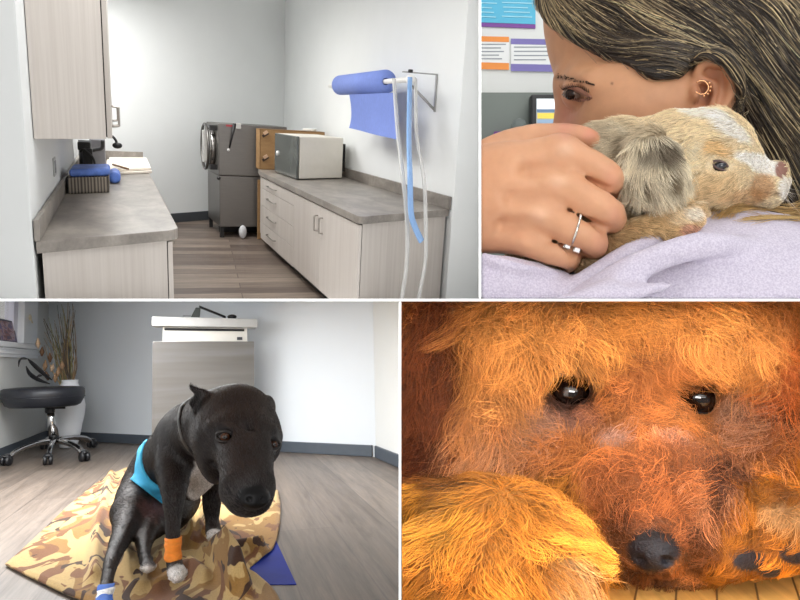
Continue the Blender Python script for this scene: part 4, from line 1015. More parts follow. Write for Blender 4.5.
    ridge([(190, 510), (186, 530), (194, 552)], 0.030,  .014); ridge([(202, 512), (206, 532)], 0.027,  .012); ridge([(125, 480), (118, 500), (114, 520)], 0.024,  .014); ridge([(240, 520), (262, 515), (276, 500)], .012, .03); ridge([(20, 560), (60, 540), (90, 530)], .008, .04)
    ed = np.minimum(np.minimum(s, 1 - s), np.minimum(t, 1 - t)); Z = np.where(ed < .02, .0092 + (Z - .0092) * ed / .02, Z)
    # ---- the dog
    r = lambda px, y: px * y / 700.0
    S = Sculpt(np.array([-.62, 1.45, 0.0]), np.array([.32, 2.95, .62]), .0041)
    def ch(L, k=.02, mode='add', sm=4): S.chain([D(u, v, y) for u, v, y, q in L], [r(q, y) for u, v, y, q in L], k, mode, sm)
    torso = [(158, 492, 2.62, 30), (162, 474, 2.5, 30), (176, 458, 2.36, 31), (190, 448, 2.22, 35), (196, 440, 2.12, 32)]
    ch(torso, .0)
    ch([(197, 460, 2.15, 25), (197, 474, 2.14, 18), (192, 490, 2.13, 10)], .05)                       # brisket
    ch([(196, 440, 2.12, 33), (204, 430, 2.03, 32), (216, 424, 1.93, 31)], .05)                       # neck
    ch([(178, 442, 2.1, 19), (174, 468, 2.03, 17), (174, 495, 1.96, 10), (173, 520, 1.92, 7), (173, 545, 1.88, 5.8), (174, 562, 1.86, 6)], .035)   # front leg nearer
    ch([(174, 562, 1.86, 6.2), (176, 571, 1.835, 8), (178, 575, 1.80, 7)], .012)
    ch([(216, 470, 2.22, 14), (212, 500, 2.22, 9), (212, 518, 2.22, 6), (213, 530, 2.2, 5.6)], .03)
    ch([(213, 530, 2.2, 5.8), (214, 536, 2.16, 6)], .01)
    ch([(148, 492, 2.5, 24), (138, 498, 2.38, 20), (131, 512, 2.26, 16)], .04)                         # thigh of the bandaged hind leg
    ch([(131, 512, 2.26, 15.5), (122, 536, 2.05, 9), (112, 560, 1.86, 6.2), (107, 582, 1.73, 5), (104, 600, 1.64, 5), (101, 612, 1.58, 7.5), (100, 618, 1.54, 7)], .03)
    ch([(168, 505, 2.5, 18), (156, 520, 2.3, 15), (146, 535, 2.12, 8.5), (144, 550, 2.0, 5.6), (146, 561, 1.94, 5)], .025)   # the other hind leg
    ch([(146, 561, 1.94, 5.4), (148, 567, 1.9, 5.4)], .01)
    ch([(178, 500, 2.52, 20), (172, 512, 2.4, 16)], .04)
    # head
    hk = .03
    S.ell(D(236, 420, 1.86), [r(37, 1.84), .105, r(35, 1.84)], k=.05)          # skull
    S.ell(D(236, 438, 1.83), [r(39, 1.83), .095, r(30, 1.83)], k=.03)
    S.ell(D(211, 440, 1.86), [r(14, 1.86), .08, r(28, 1.86)], k=.03)           # cheek near
    S.ell(D(264, 440, 1.84), [r(15, 1.84), .07, r(24, 1.84)], k=.03)           # cheek far
    S.ell(D(216, 462, 1.84), [r(12, 1.86), .06, r(20, 1.86)], k=.03)           # jaw
    ch([(243, 440, 1.77, 28), (246, 462, 1.71, 26), (248, 482, 1.66, 24.5), (250, 492, 1.64, 21)], .03)   # muzzle
    S.ell(D(238, 490, 1.66), [r(16, 1.66), .04, r(18, 1.66)], k=.02)            # flews
    S.ell(D(259, 490, 1.66), [r(13, 1.66), .04, r(18, 1.66)], k=.02)
    S.ell(D(250, 505, 1.645), [r(17, 1.66), .035, r(9.5, 1.66)], k=.015)            # lower lip
    S.cone(D(246, 390, 1.73), D(249, 432, 1.72), .004, .006, .035, 'sub')                              # furrow between the brows
    S.chain([D(214, 427, 1.765), D(222, 424, 1.755), D(232, 428, 1.745)], [.008, .012, .008], .03)     # brows
    S.chain([D(264, 430, 1.752), D(271, 431.5, 1.765), D(276, 436, 1.79)], [.007, .010, .007], .03)
    eyes = []
    for u, v_, rr_ in ((224.5, 436.5, .018), (273, 444, .0165)):
        h = S.hit(C, u, v_); d = h - np.array([0, 0, C.h]); d /= np.linalg.norm(d); S.ell(h, [.020, .014, .014], k=.010, mode='sub'); eyes.append((h + d * .0135, d, rr_))
    S.chain([D(224, 498, 1.63), D(232, 508, 1.60), D(244, 511, 1.59), D(254, 510, 1.585), D(264, 508, 1.60), D(270, 500, 1.63)], [.004] * 6, .007, 'sub')   # mouth line
    S.ell(D(255.5, 498, 1.60), [r(14, 1.57), .026, r(10, 1.57)], k=.006)        # nose
    for u in (249, 262): h = S.hit(C, u, 499.5); S.ell(h, [.0075, .010, .006], k=.004, mode='sub')
    S.cone(D(255.3, 500, 1.565), D(255.3, 508, 1.58), .0022, .0022, .003, 'sub')
    # ear folded back
    S.poly(C, [(211, 393), (204, 389.5), (197, 387.5), (190, 384.5), (190.5, 389), (195.5, 395), (190.5, 399), (189, 404), (192, 409), (194.5, 415), (202, 418), (210, 410)], 1.845, 1.872, .010)
    S.chain([D(197, 399, 1.838), D(196, 406, 1.838), D(199, 413, 1.838)], [.007, .010, .005], .007, 'sub')
    S.ell(D(268, 406, 1.92), [.016, .03, .026], k=.03)
    # cheek and lip folds
    S.chain([D(212, 452, 1.80), D(219, 470, 1.74), D(224, 488, 1.67)], [.004] * 3, .014, 'sub', 3); S.chain([D(232, 462, 1.70), D(228, 478, 1.66), D(232, 494, 1.625)], [.003] * 3, .012, 'sub', 3)
    S.chain([D(206, 428, 1.80), D(205, 445, 1.80), D(210, 460, 1.80)], [.003] * 3, .012, 'sub', 3)
    # toes
    for u, v, y in ((172, 576.5, 1.80), (176, 578.5, 1.785), (180, 577, 1.79), (183.5, 574.5, 1.81)): S.ell(D(u, v - 1.5, y), [.0088, .02, .0125], k=.0025)
    for u, v, y in ((210, 537.5, 2.13), (214, 538.5, 2.12), (218, 537.5, 2.13)): S.ell(D(u, v - 1, y), [.0098, .018, .011], k=.0025)
    for u, v, y in ((144, 568, 1.89), (148, 569.5, 1.88), (152, 568, 1.89)): S.ell(D(u, v - 1.5, y), [.010, .018, .011], k=.006)
    S.displace(lambda q: .0012 * vnoise(q, 25, 3), .02); S.half((0, 0, .012), (0, 0, -1))
    low = np.where((S.D < .004).any(2), S.lo[2] + S.vox * np.argmax(S.D < .004, 2), 9.0)
    for _ in range(6):
        e_ = np.pad(low, 1, constant_values=9.0); low = np.minimum.reduce([e_[1:-1, 1:-1], e_[:-2, 1:-1], e_[2:, 1:-1], e_[1:-1, :-2], e_[1:-1, 2:]])
    gi = np.round((G - S.lo[:2]) / S.vox).astype(int); okb = ((gi >= 0) & (gi < S.n[:2])).all(-1); gi = np.clip(gi, 0, S.n[:2] - 1)
    Z = np.minimum(Z, np.where(okb, np.maximum(low[gi[..., 0], gi[..., 1]] - .011, .0085), 9.0))
    vv = np.concatenate([G, Z[..., None]], -1).reshape(-1, 3); idx = np.arange(N * N).reshape(N, N); qd = np.stack([idx[:-1, :-1], idx[1:, :-1], idx[1:, 1:], idx[:-1, 1:]], -1).reshape(-1, 4)
    off = np.array([vv[:, 0].mean(), vv[:, 1].mean(), 0])
    o = np_object('blanket', np_mesh('blanket', vv, qd, m_camo, off), C, Vector(off)); tagit(o, 'tan and brown camouflage fleece blanket spread on the floor under the dog', 'blanket')
    md = o.modifiers.new('thick', 'SOLIDIFY'); md.thickness = .006; md.offset = -1
    v, q = S.mesh(); v = relax(v, q, 2); N_ = normals_of(v, q)
    # colour
    def paint(v, up):
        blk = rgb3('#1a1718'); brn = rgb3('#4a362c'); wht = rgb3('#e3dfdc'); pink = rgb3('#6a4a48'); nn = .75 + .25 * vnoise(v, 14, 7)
        col = blk[None] + (brn - blk)[None] * (smoothstep(.1, .9, up) * .55)[:, None] * nn[:, None]  # brown sheen from overhead light painted onto the upward-facing coat
        for c, d, rad, w_, color in ((D(206, 476, 2.06), [.042, .14, .06], 1, .15, wht), (D(199, 488, 2.08), [.034, .12, .045], 1, .2, wht), (D(206, 466, 2.04), [.02, .06, .03], 1, .15, wht), (D(181, 578, 1.79), [.036, .05, .022], 1, .12, wht), (D(214, 538, 2.13), [.03, .06, .022], 1, .12, wht), (D(148, 569, 1.89), [.018, .04, .012], 1, .12, wht),
                                     (D(148, 515, 2.28), [.05, .12, .05], 1, .4, pink), (D(255.5, 499, 1.575), [.037, .04, .026], 1, .1, rgb3('#0e0e10')), (D(197, 405, 1.84), [.012, .03, .024], 1, .2, rgb3('#120d0b'))):
            f_ = 1 - smoothstep(rad - w_, rad + w_, np.linalg.norm((v - c) / np.array(d), axis=1) + .18 * vnoise(v, 60, 9)); col = col * (1 - f_[:, None]) + color[None] * f_[:, None]
        return col
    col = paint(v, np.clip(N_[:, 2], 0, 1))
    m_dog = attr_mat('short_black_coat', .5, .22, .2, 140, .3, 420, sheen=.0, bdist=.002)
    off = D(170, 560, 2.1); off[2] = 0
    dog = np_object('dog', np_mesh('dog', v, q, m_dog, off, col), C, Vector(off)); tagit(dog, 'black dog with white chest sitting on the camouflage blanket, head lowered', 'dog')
    HAIR_PLANES[:] = []
    nose_w = np.linalg.norm((v - D(255.5, 499, 1.575)) / np.array([.036, .05, .026]), axis=1) > 1; eyw = np.ones(len(v))
    for c_e, d_e, r_e in eyes: eyw = eyw * (np.linalg.norm(v - c_e, axis=1) > r_e * 1.75)
    def dogdir(P, n): d = np.zeros_like(P); d[:, 2] = -1; d[:, 1] = .5; hd = P[:, 1] < 1.95; d[hd] = [-.05, .6, .8]; d[hd & (P[:, 2] < .42)] = [-.3, .5, .6]; return d
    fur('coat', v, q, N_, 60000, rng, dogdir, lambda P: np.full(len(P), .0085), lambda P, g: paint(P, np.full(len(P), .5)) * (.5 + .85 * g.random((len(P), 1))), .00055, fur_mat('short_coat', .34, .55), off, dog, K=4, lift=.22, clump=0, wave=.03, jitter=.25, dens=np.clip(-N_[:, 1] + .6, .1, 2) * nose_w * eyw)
    BLd = lambda name, mb, mt, **kw: subpart(dog, name, mb, mt, C, **kw)
    # eyes
    mw = plain('dog_eye', '#120c0a', .06, var=.1, spec=.8); mi = plain('amber_iris', '#41220f', .1, var=.25, scale=300); mcn = new_mat('wet_cornea')
    lidm = plain('eyelid_skin', '#1c1716', .45, var=.1)
    for c, d, rr_ in eyes:
        mb = MB(); mb.ball(c, rr_, 20, 14); e = BLd('eye', mb, mw, label='dark wet eye')
        dv = (-Vector(d) + Vector((.10, 0, -.16))).normalized()
        mb = MB(); mb.lathe([(rr_ * .66, rr_ * .70), (rr_ * .58, rr_ * .83), (rr_ * .33, rr_ * .965), (rr_ * .32, rr_ * .97)], c, dv, 20); BLd('iris', mb, mi, label='amber brown iris')
        mb = MB(); mb.lathe([(rr_ * .33, rr_ * .955), (rr_ * .18, rr_ * 1.0), (.0003, rr_ * 1.015)], c, dv, 16); BLd('pupil', mb, mw)
        side = Vector((1, 0, -.12)).normalized(); fw = -Vector(d); upv = side.cross(fw) * -1; upv = upv if upv.z > 0 else -upv
        for sg, th in ((1, .0062), (-1, .005)):
            mb = MB(); mb.tube([Vector(c) + side * (rr_ * 1.05 * math.cos(a)) + upv * (sg * rr_ * .68 * math.sin(a)) + fw * (rr_ * (.25 + .58 * math.sin(a))) for a in np.linspace(.05, math.pi - .05, 13)], [.002] + [th * .62] * 11 + [.002], 8); BLd('eyelid', mb, lidm)
    # wraps and collar
    def band(chain, rad_add, p0, n0, p1, n1, name, mat, label, col_fn=None, vox=.004):
        lo = np.min([D(u, v, y) for u, v, y, _ in chain], 0) - .12; hi = np.max([D(u, v, y) for u, v, y, _ in chain], 0) + .12
        B_ = Sculpt(lo, hi, vox); B_.chain([D(u, v, y) for u, v, y, q in chain], [r(q, y) + rad_add for u, v, y, q in chain], 0, 'add', 4)
        B_.displace(lambda q: .0016 * vnoise(q * [1, 1, 2.2], 90, 3), .02)
        B_.half(p0, n0); B_.half(p1, n1); vv, qq = B_.mesh(); vv = relax(vv, qq, 1)
        o = np_object(name, np_mesh(name, vv, qq, mat, off), C, None, dog); tagit(o, label)
    ax = D(190, 448, 2.22) - D(158, 492, 2.62); ax /= np.linalg.norm(ax); ax2 = ax * .75 + np.array([.25, -.1, .45]); ax2 /= np.linalg.norm(ax2)
    ax2 = ax; c = S.hit(C, 143, 482)
    bl = D(148, 482, 2.45); B_ = Sculpt(bl - [.16, .22, .14], bl + [.16, .22, .14], S.vox); i0 = np.round((B_.lo - S.lo) / S.vox).astype(int); B_.lo = S.lo + i0 * S.vox
    B_.D = (S.D[i0[0]:i0[0] + B_.n[0], i0[1]:i0[1] + B_.n[1], i0[2]:i0[2] + B_.n[2]] - .007).copy(); B_.n = np.array(B_.D.shape); B_.displace(lambda q: .0015 * vnoise(q, 60, 3), .02)
    n_ = np.cross(np.array(C.ray(126, 476)), np.array(C.ray(168, 508))); n_ = n_ if n_[2] < 0 else -n_; B_.half((0, 0, C.h), n_)
    B_.half(c + ax2 * .03, ax2); B_.half(c - ax2 * .03, -ax2); vv, qq = B_.mesh(); vv = relax(vv, qq, 1)
    tagit(np_object('belly_band', np_mesh('belly_band', vv, qq, plain('turquoise_cloth', '#3aa5cf', .8, var=.1, scale=40, bmp=.2), off), C, None, dog), 'turquoise cloth band around the belly')
    band([(173.5, 528, 1.905, 6.6), (173, 545, 1.88, 5.9), (174, 566, 1.855, 6.4)], .0045, D(173, 537.5, 1.885), (0, 0, 1), D(173, 561, 1.86), (0, 0, -1), 'bandage', plain('orange_wrap', '#f08a2c', .8, var=.1, scale=60, stretch=(1, 1, 3), bmp=.5), 'orange self-adhesive bandage on the front leg', vox=.003)
    band([(107.5, 578, 1.75, 5.3), (104, 600, 1.64, 5.2), (102, 610, 1.59, 6.6)], .0045, D(104, 584, 1.71), (0, .25, 1), D(100, 607, 1.6), (0, -.25, -1), 'bandage', plain('blue_wrap_bandage', '#3a6cc8', .8, var=.12, scale=60, bmp=.4), 'blue bandage on the hind leg', vox=.003)
    band([(106.5, 586, 1.70, 5.2), (104, 600, 1.64, 5.25)], .0058, D(103.5, 589, 1.69), (-.15, .25, 1), D(102, 597, 1.655), (.15, -.25, -1), 'tape', plain('white_printed_tape', '#e9ebf0', .7, var=.25, scale=160), 'white tape round the blue bandage', vox=.0028)
    rn = np.array([.55, -.3, .25]); rn /= np.linalg.norm(rn); cc = D(204, 431, 2.02)
    band([(196, 440, 2.12, 33), (204, 430, 2.03, 32), (216, 424, 1.93, 31)], .0045, cc + rn * .008, rn, cc - rn * .008, -rn, 'collar', plain('dark_collar', '#2b2725', .6, var=.2), 'thin dark collar')
    # ---- light
    lp = C.on_y(70, 303, 3.0); area('ceiling_light', C, lp, lp + C.R.transposed() @ Vector((0, 0, -1)), 1.3, 42, (.97, .99, 1.0), 1.2)
    lp = C.on_y(105, 302.5, 3.75); area('back_wall_wash', C, lp, lp + C.R.transposed() @ Vector((0, 0, -1)), 1.3, 16, (.93, .97, 1.0), .4)  # added wash to lift the back wall, not a second ceiling lamp
    area('front_soft_light', C, (-.72, .62, .36), (.05, 3.6, .30), .55, 8, (1, .99, .98), .35)  # added frontal fill, no such lamp in the room
    area('window_daylight', C, (xw + .06, 2.9, .60), (.4, 3.6, .35), 1.1, 2.5, (.86, .93, 1.0), .35)
build_bl()
# ================================================================== ROOM 3 (top right): woman holding a puppy to her cheek
def build_tr():
    C = TR; rng = np.random.default_rng(8); HAIR_PLANES[:] = C.planes
    def D(u, v, y): return np.array(C.on_y(u, v, y))
    r = lambda px, y: px * y / 700.0
    def clipS(S):
        for p, n in C.planes: S.half(np.array(p) - [0, 0, CAMZ], n)
    # ---- the wall behind with notices, shelf and screen
    yb = 1.5; k = yb / 700
    m_w = plain('white_wall', '#e3e5e2', .7, var=.015, scale=4)
    mb = MB(); mb.slab(D(470, 320, yb), D(860, 320, yb) - D(470, 320, yb), (0, .05, 0), D(470, -60, yb) - D(470, 320, yb)); struct('wall_back', mb, m_w, C, 'white wall behind the woman', clip=True)
    def card(name, label, cat, px, mats, y=yb - .004):
        a, b2 = px; T = Thing(name, label, cat, C, D((a[0] + b2[0]) / 2, b2[1], y)); return T
    def rect(x0, y0, x1, y1, y, th=.003, sl=0.0):
        a, b2, c, d = D(x0, y1, y), D(x1, y1 + sl, y), D(x1, y0 + sl, y), D(x0, y0, y); o = np.array([0, th, 0])
        return MB().hexa([a, b2, b2 + o, a + o], [d, c, c + o, d + o])
    m_teal = plain('teal_print', '#4fb6d8', .45, var=.05); m_pale = plain('pale_teal_print', '#9fd9ea', .5, var=.03); m_pur = plain('purple_print', '#7a3f98', .5, var=.05)
    y1 = yb - .004
    T = card('notice_poster', 'teal notice with rows of pale text and purple lower edge on the wall', 'poster', ((476, -6), (536, 26)), None)
    T.part('sheet', rect(474, -22, 535.5, 22, y1, sl=2.2), m_teal, clip=True); T.part('lower_edge', rect(474, 22.3, 535.5, 26, y1, sl=2.2), m_pur, clip=True)
    mb = MB()
    for j, (x0, x1) in enumerate(((474, 498), (502, 534))):
        for i in range(7):
            vv = -12 + i * 4.6; g = rect(x0 + (i * 7 % 3), vv, x1 - (i * 5 % 7), vv + 1.1, y1 - .0012, .001, sl=.9); mb.add(g.v, g.f)
    T.part('text_rows', mb, m_pale, clip=True)
    m_or = plain('orange_print', '#f0923a', .5, var=.04); m_paper = plain('white_paper', '#eef0ef', .6, var=.02); m_pu2 = plain('violet_print', '#7b72b4', .5, var=.04); m_ink = plain('grey_ink', '#9aa0a6', .6, var=.1)
    def bars(nm, label, x0, x1, v0, v1, bar, hb, ink_rows):
        T = Thing(nm, label, 'notice', C, D((x0 + x1) / 2, v1, y1)); T.part('sheet', rect(x0, v0, x1, v1, y1, sl=.8), m_paper, clip=True)
        T.part('colour_bar', rect(x0, v0, x1, v0 + hb, y1 - .001, .001, sl=.8), bar, clip=True); T.part('colour_bar', rect(x0 + (4 if bar is m_or else 0), v1 - hb * 1.3, x1, v1, y1 - .001, .001, sl=.8), bar, clip=True)
        mb = MB()
        for i in range(ink_rows):
            vv = v0 + hb + 2.5 + i * (v1 - v0 - 2.3 * hb - 3) / ink_rows; g = rect(x0 + 3, vv, x1 - 3 - (i * 5 % 8), vv + 1.0, y1 - .001, .001); mb.add(g.v, g.f)
        T.part('text_rows', mb, m_ink, clip=True)
    bars('notice_card', 'white notice with orange bars above and below on the wall', 474, 509, 36, 69, m_or, 5.2, 5); bars('notice_card', 'white notice with violet bars above and below on the wall', 511, 556, 38.5, 71, m_pu2, 5.5, 4)
    # thin grey green slab below the white band
    mb = rect(474, 92.5, 860, 320, yb - .006, .004, sl=0); single('grey_green_slab', mb, plain('grey_green_panel', '#7f8781', .6, var=.05, scale=5), 'grey green panel below the white wall band behind the woman', 'panel', C, clip=True)
    T = Thing('monitor', 'black framed computer screen glimpsed behind the woman\'s nose', 'monitor', C, D(556, 140, yb - .05)); fr = T.part('frame', rect(531, 94, 606, 146, yb - .05, .03), plain('black_bezel', '#0f1113', .35), bevel=.004)
    T.part('screen', rect(536.5, 98.5, 600, 141, yb - .053, .002), plain('screen_grey', '#aeb6ba', .4, var=.1, Emission_Color=rgb('#c5ccd0'), Emission_Strength=.25))
    for (x0, v0, x1, v1, c) in ((537, 99, 600, 109, '#f4f7fa'), (537, 109.5, 600, 112, '#5b7a9c'), (537.5, 113, 560, 118.5, '#e8cf52'), (537.5, 119.5, 575, 123, '#8fa9c4'), (537.5, 124, 600, 132, '#eef1f3')):
        T.part('screen_panel', rect(x0, v0, x1, v1, yb - .0545, .001), plain('screen_block', c, .4, var=.02, Emission_Color=rgb(c), Emission_Strength=.35))
    T.part('stand', rect(560, 146.5, 575, 185, yb - .045, .02), plain('black_stand', '#151719', .4))
    mb = rect(494, 131, 513, 158, yb - .04, .03); single('purple_box', mb, plain('purple_box', '#7d4a92', .5), 'small purple box standing in front of the grey green panel', 'box', C, bevel=.003)
    mb = MB(); p = D(519, 133, yb - .06); mb.lathe([(.004, 0), (.016, .0), (.014, .02), (.018, .04), (.012, .055), (.001, .06)], p - [0, 0, .03], (0, 0, 1), 16); single('figurine', mb, plain('dim_grey', '#6e7673', .6), 'small dim grey bottle shape against the grey green panel', 'bottle', C)

    # ---- the woman: head, neck and hand
    vx = .00125
    S = Sculpt(D(520, 260, .48) * [1, 0, 1] + [0, .46, -.02], D(860, -140, .58) * [1, 0, 1] + [0, .70, .02], vx)
    ym = .585
    Ry = lambda a: Matrix.Rotation(R_(a), 4, 'Y')
    S.ell(D(692, 8, ym), [r(152, ym), .073, r(122, ym)], Ry(25))                       # cranium
    S.ell(D(643, 74, ym), [r(90, ym), .060, r(84, ym)], Ry(60), k=.02)              # face block
    S.ell(D(604, 28, ym), [r(58, ym), .055, r(50, ym)], Ry(60), k=.02)                    # forehead
    S.ell(D(655, 105, .56), [r(70, .56), .05, r(56, .56)], k=.02)                      # cheek / jaw side
    S.ell(D(622, 116, .548), [r(36, .55), .028, r(26, .55)], Ry(15), k=.03)                   # cheekbone
    S.ell(D(610, 150, ym), [r(42, ym), .045, r(50, ym)], Ry(20), k=.03)                  # mouth and chin mass
    S.ell(D(612, 200, ym), [r(26, ym), .026, r(22, ym)], k=.03)
    S.cone(D(690, 160, .57), D(625, 205, .58), r(34, .57), r(22, .58), .03)
    S.chain([D(568, 84, ym), D(566, 106, ym), D(565, 126, ym), D(564, 138, ym)], [r(6.5, ym), r(7.5, ym), r(9.5, ym), r(11, ym)], .016, 'add', 3)   # nose
    S.ell(D(572, 137, ym - .012), [r(9, ym), .009, r(8, ym)], k=.008)                    # nostril wing
    S.chain([D(568, 83, ym - .012), D(575, 81, ym - .03), D(590, 85, ym - .046)], [r(8, ym)] * 3, .018)        # brow ridge
    S.ell(D(570, 97, ym - .034), [r(13, .55), .013, r(9, .55)], Ry(12), k=.012, mode='sub')       # socket
    S.ell(D(578, 94, ym - .031), .0128, k=.004)                                             # eyeball under the lids
    
    S.chain([D(586, 100, ym - .02), D(583, 116, ym - .024), D(580, 132, ym - .02)], [.0006, .0008, .0008], .008, 'sub')   # side of the nose
    S.chain([D(720, 120, .60), D(745, 190, .62), D(760, 290, .63)], [r(66, .6), r(62, .62), r(70, .63)], .03)      # neck
    # ear
    h = S.hit(C, 706, 92, .4, .7); ye = h[1] - .004
    S.ell(D(710, 90, ye + .004), [r(20, .5), .009, r(30, .5)], Ry(18), k=.010)
    S.chain([D(697, 84, ye), D(699, 70, ye - .004), D(708, 62.5, ye - .007), D(720, 65, ye - .008), D(729, 76, ye - .008), D(731, 90, ye - .006), D(726, 103, ye - .003), D(716, 113, ye), D(706, 116, ye)], [.0032, .0036, .0038, .0038, .0038, .0036, .0034, .0045, .005], .004, 'add', 4)
    S.ell(D(707, 93, ye - .006), [r(12, .5), .010, r(15, .5)], Ry(18), k=.004, mode='sub'); S.ell(D(713, 75, ye - .007), [r(8.5, .5), .007, r(6, .5)], Ry(25), k=.003, mode='sub')
    S.chain([D(720, 72, ye - .006), D(722, 86, ye - .007), D(717, 100, ye - .006)], [.0022] * 3, .003, 'sub', 4)
    S.chain([D(703, 80, ye - .003), D(711, 82, ye - .0045), D(715, 92, ye - .004), D(712, 103, ye - .003)], [.0022] * 4, .003, 'add', 4)
    S.ell(D(696, 94, ye - .003), [r(5, .5), .004, r(8, .5)], k=.004)                       # tragus
    S.displace(lambda q: .00025 * vnoise(q, 180, 3), .01)
    v1, q1 = S.mesh(); v1 = relax(v1, q1, 3)
    # hand
    Hh = Sculpt(D(476, 290, .40) * [1, 0, 1] + [0, .385, 0], D(640, 105, .5) * [1, 0, 1] + [0, .515, 0], .0011)
    def ch(L, k=.008, mode='add', sm=4): Hh.chain([D(u, v, y) for u, v, y, q in L], [r(q, y) for u, v, y, q in L], k, mode, sm)
    ch([(440, 205, .462, 40), (500, 196, .45, 42)], 0)
    ch([(462, 184, .452, 26), (515, 166, .443, 24), (561, 152, .434, 17.5)], .016); ch([(462, 200, .450, 26), (515, 186, .440, 23), (553, 181, .431, 17.5)], .014)
    ch([(462, 215, .452, 25), (505, 212, .443, 22), (538, 212, .434, 16.5)], .014); ch([(470, 228, .455, 24), (500, 234, .448, 19), (522, 240, .441, 14)], .014)
    ch([(561, 152, .434, 16.5), (588, 164, .429, 15), (606, 175, .431, 15), (611, 186, .445, 13.5), (606, 196, .465, 12)], .006)       # index
    ch([(553, 181, .431, 17), (584, 198, .426, 16), (606, 210, .427, 15.5), (612, 219, .44, 14), (606, 228, .46, 12)], .006)         # middle
    ch([(538, 212, .434, 16), (566, 227, .429, 14.5), (588, 238, .429, 14.2), (595, 245, .44, 13), (590, 252, .46, 11.5)], .006)         # ring finger
    ch([(522, 240, .441, 13), (545, 251, .436, 12), (563, 256, .436, 11.5), (570, 260, .446, 10.5), (566, 265, .46, 9.5)], .006)         # little finger
    ch([(470, 172, .462, 24), (510, 148, .462, 19), (548, 137, .462, 13.5), (580, 137, .464, 11.5), (590, 141, .466, 11), (602, 152, .478, 10)], .012)     # thumb along the top
    for a_, b_ in (((574, 172, .4285), (622, 199, .424)), ((567, 209, .428), (608, 231, .424)), ((553, 242, .434), (580, 257, .430))): Hh.cone(D(*a_), D(*b_), .0012, .0022, .004, 'sub')
    for u, v, y, q in ((563, 149, .4255, 8), (555, 180, .423, 8.5), (537, 213, .427, 8), (520, 241, .434, 6)): Hh.ell(D(u, v, y + .006), [r(q, y), .0085, r(q * .8, y)], k=.006)      # knuckles
    for a_, b_ in (((556, 167, .4205), (528, 171, .4245)), ((545, 198, .4185), (512, 200, .4235)), ((528, 228, .425), (502, 224, .431))): Hh.cone(D(*a_), D(*b_), .0012, .0012, .012, 'sub')
    Hh.displace(lambda q: .0003 * vnoise(q, 160, 5) + .00012 * vnoise(q * [1, 1, 1.0], 700, 6), .01)
    for p, n in C.planes: Hh.half(np.array(p) - [0, 0, CAMZ], n)
    v2, q2 = Hh.mesh(); v2 = relax(v2, q2, 2)
    v = np.concatenate([v1, v2]); q = np.concatenate([q1, q2 + len(v1)])
    px = np.stack([400 + 700 * v[:, 0] / v[:, 1], 300 - 700 * v[:, 2] / v[:, 1]], 1)
    skin = rgb3('#c8946f'); hand_c = rgb3('#d19c78'); red = rgb3('#c47f6c'); dk = rgb3('#8f5d43')
    col = np.where((np.arange(len(v)) < len(v1))[:, None], skin, hand_c)
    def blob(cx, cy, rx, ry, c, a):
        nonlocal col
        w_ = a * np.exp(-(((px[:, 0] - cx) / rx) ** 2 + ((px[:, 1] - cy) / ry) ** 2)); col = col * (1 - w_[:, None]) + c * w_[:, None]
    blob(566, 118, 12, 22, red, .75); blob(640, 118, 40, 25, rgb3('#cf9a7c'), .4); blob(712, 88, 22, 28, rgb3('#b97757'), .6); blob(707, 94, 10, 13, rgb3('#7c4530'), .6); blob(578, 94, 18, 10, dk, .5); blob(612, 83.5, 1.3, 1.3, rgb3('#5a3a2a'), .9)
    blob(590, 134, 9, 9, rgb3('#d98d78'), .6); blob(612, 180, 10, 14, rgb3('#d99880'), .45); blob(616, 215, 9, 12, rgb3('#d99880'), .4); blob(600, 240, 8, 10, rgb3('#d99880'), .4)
    for u, w_ in ((564, 149), (556, 181), (538, 214)): blob(u, w_, 9, 8, rgb3('#ecc4a6'), .5)  # knuckle highlights painted into the skin colour
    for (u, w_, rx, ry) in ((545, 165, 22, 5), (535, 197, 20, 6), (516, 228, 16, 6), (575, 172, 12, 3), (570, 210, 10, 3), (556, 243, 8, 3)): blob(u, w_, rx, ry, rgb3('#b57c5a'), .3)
    # brow hairs are painted thick first, strands follow
    for u, w_ in ((558, 77.5), (563, 78), (568, 78.6), (573, 79.6), (578, 80.8), (583, 82), (588, 83.4)): blob(u, w_, 3.5, 2.2 if u < 575 else 1.2, rgb3('#4a352a'), .6 if u < 580 else .35)
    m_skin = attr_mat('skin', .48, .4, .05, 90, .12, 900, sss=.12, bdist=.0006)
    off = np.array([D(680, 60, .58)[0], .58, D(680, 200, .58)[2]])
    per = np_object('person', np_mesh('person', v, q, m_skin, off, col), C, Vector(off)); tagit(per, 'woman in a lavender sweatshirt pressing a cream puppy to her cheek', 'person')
    sub_ = lambda name, mb, mt, **kw: subpart(per, name, mb, mt, C, **kw)
    # eye
    he = S.hit(C, 574, 93, .4, .7); m_dk = plain('dark_iris', '#24120a', .25, spec=.3); m_lash = plain('eyelash', '#16100d', .6)
    mb = MB(); mb.ball(he + [.001, .0062, -.0006], (.0088, .0088, .0046), 18, 12, Ry(22)); sub_('eye', mb, plain('eye_white', '#8a7468', .15))
    mb = MB(); mb.lathe([(.0042, .0070), (.0036, .0078), (.002, .0086), (.0003, .0088)], he + [.0006, .0062, .0002], (-.5, -.85, -.16), 18); sub_('iris', mb, m_dk)
    for pts, th in (([(563, 89.5), (569, 88), (576, 89.6), (584, 93.5), (591, 98.5)], .0022), ([(565, 94), (571, 97.5), (579, 100.5), (589, 100)], .0016)):
        qp = []
        for u, w_ in pts: hh = S.hit(C, u, w_, .4, .7); qp.append(hh + [0, -.0012, 0])
        mb = MB(); pth = smooth_path(qp, 5); mb.tube(pth, [th * (.4 + .6 * math.sin(math.pi * min(1, (i + 1) / len(pth)))) for i in range(len(pth))], 8); sub_('eyelid', mb, plain('eyelid', '#946450', .5))
    Pl, kk = [], 7
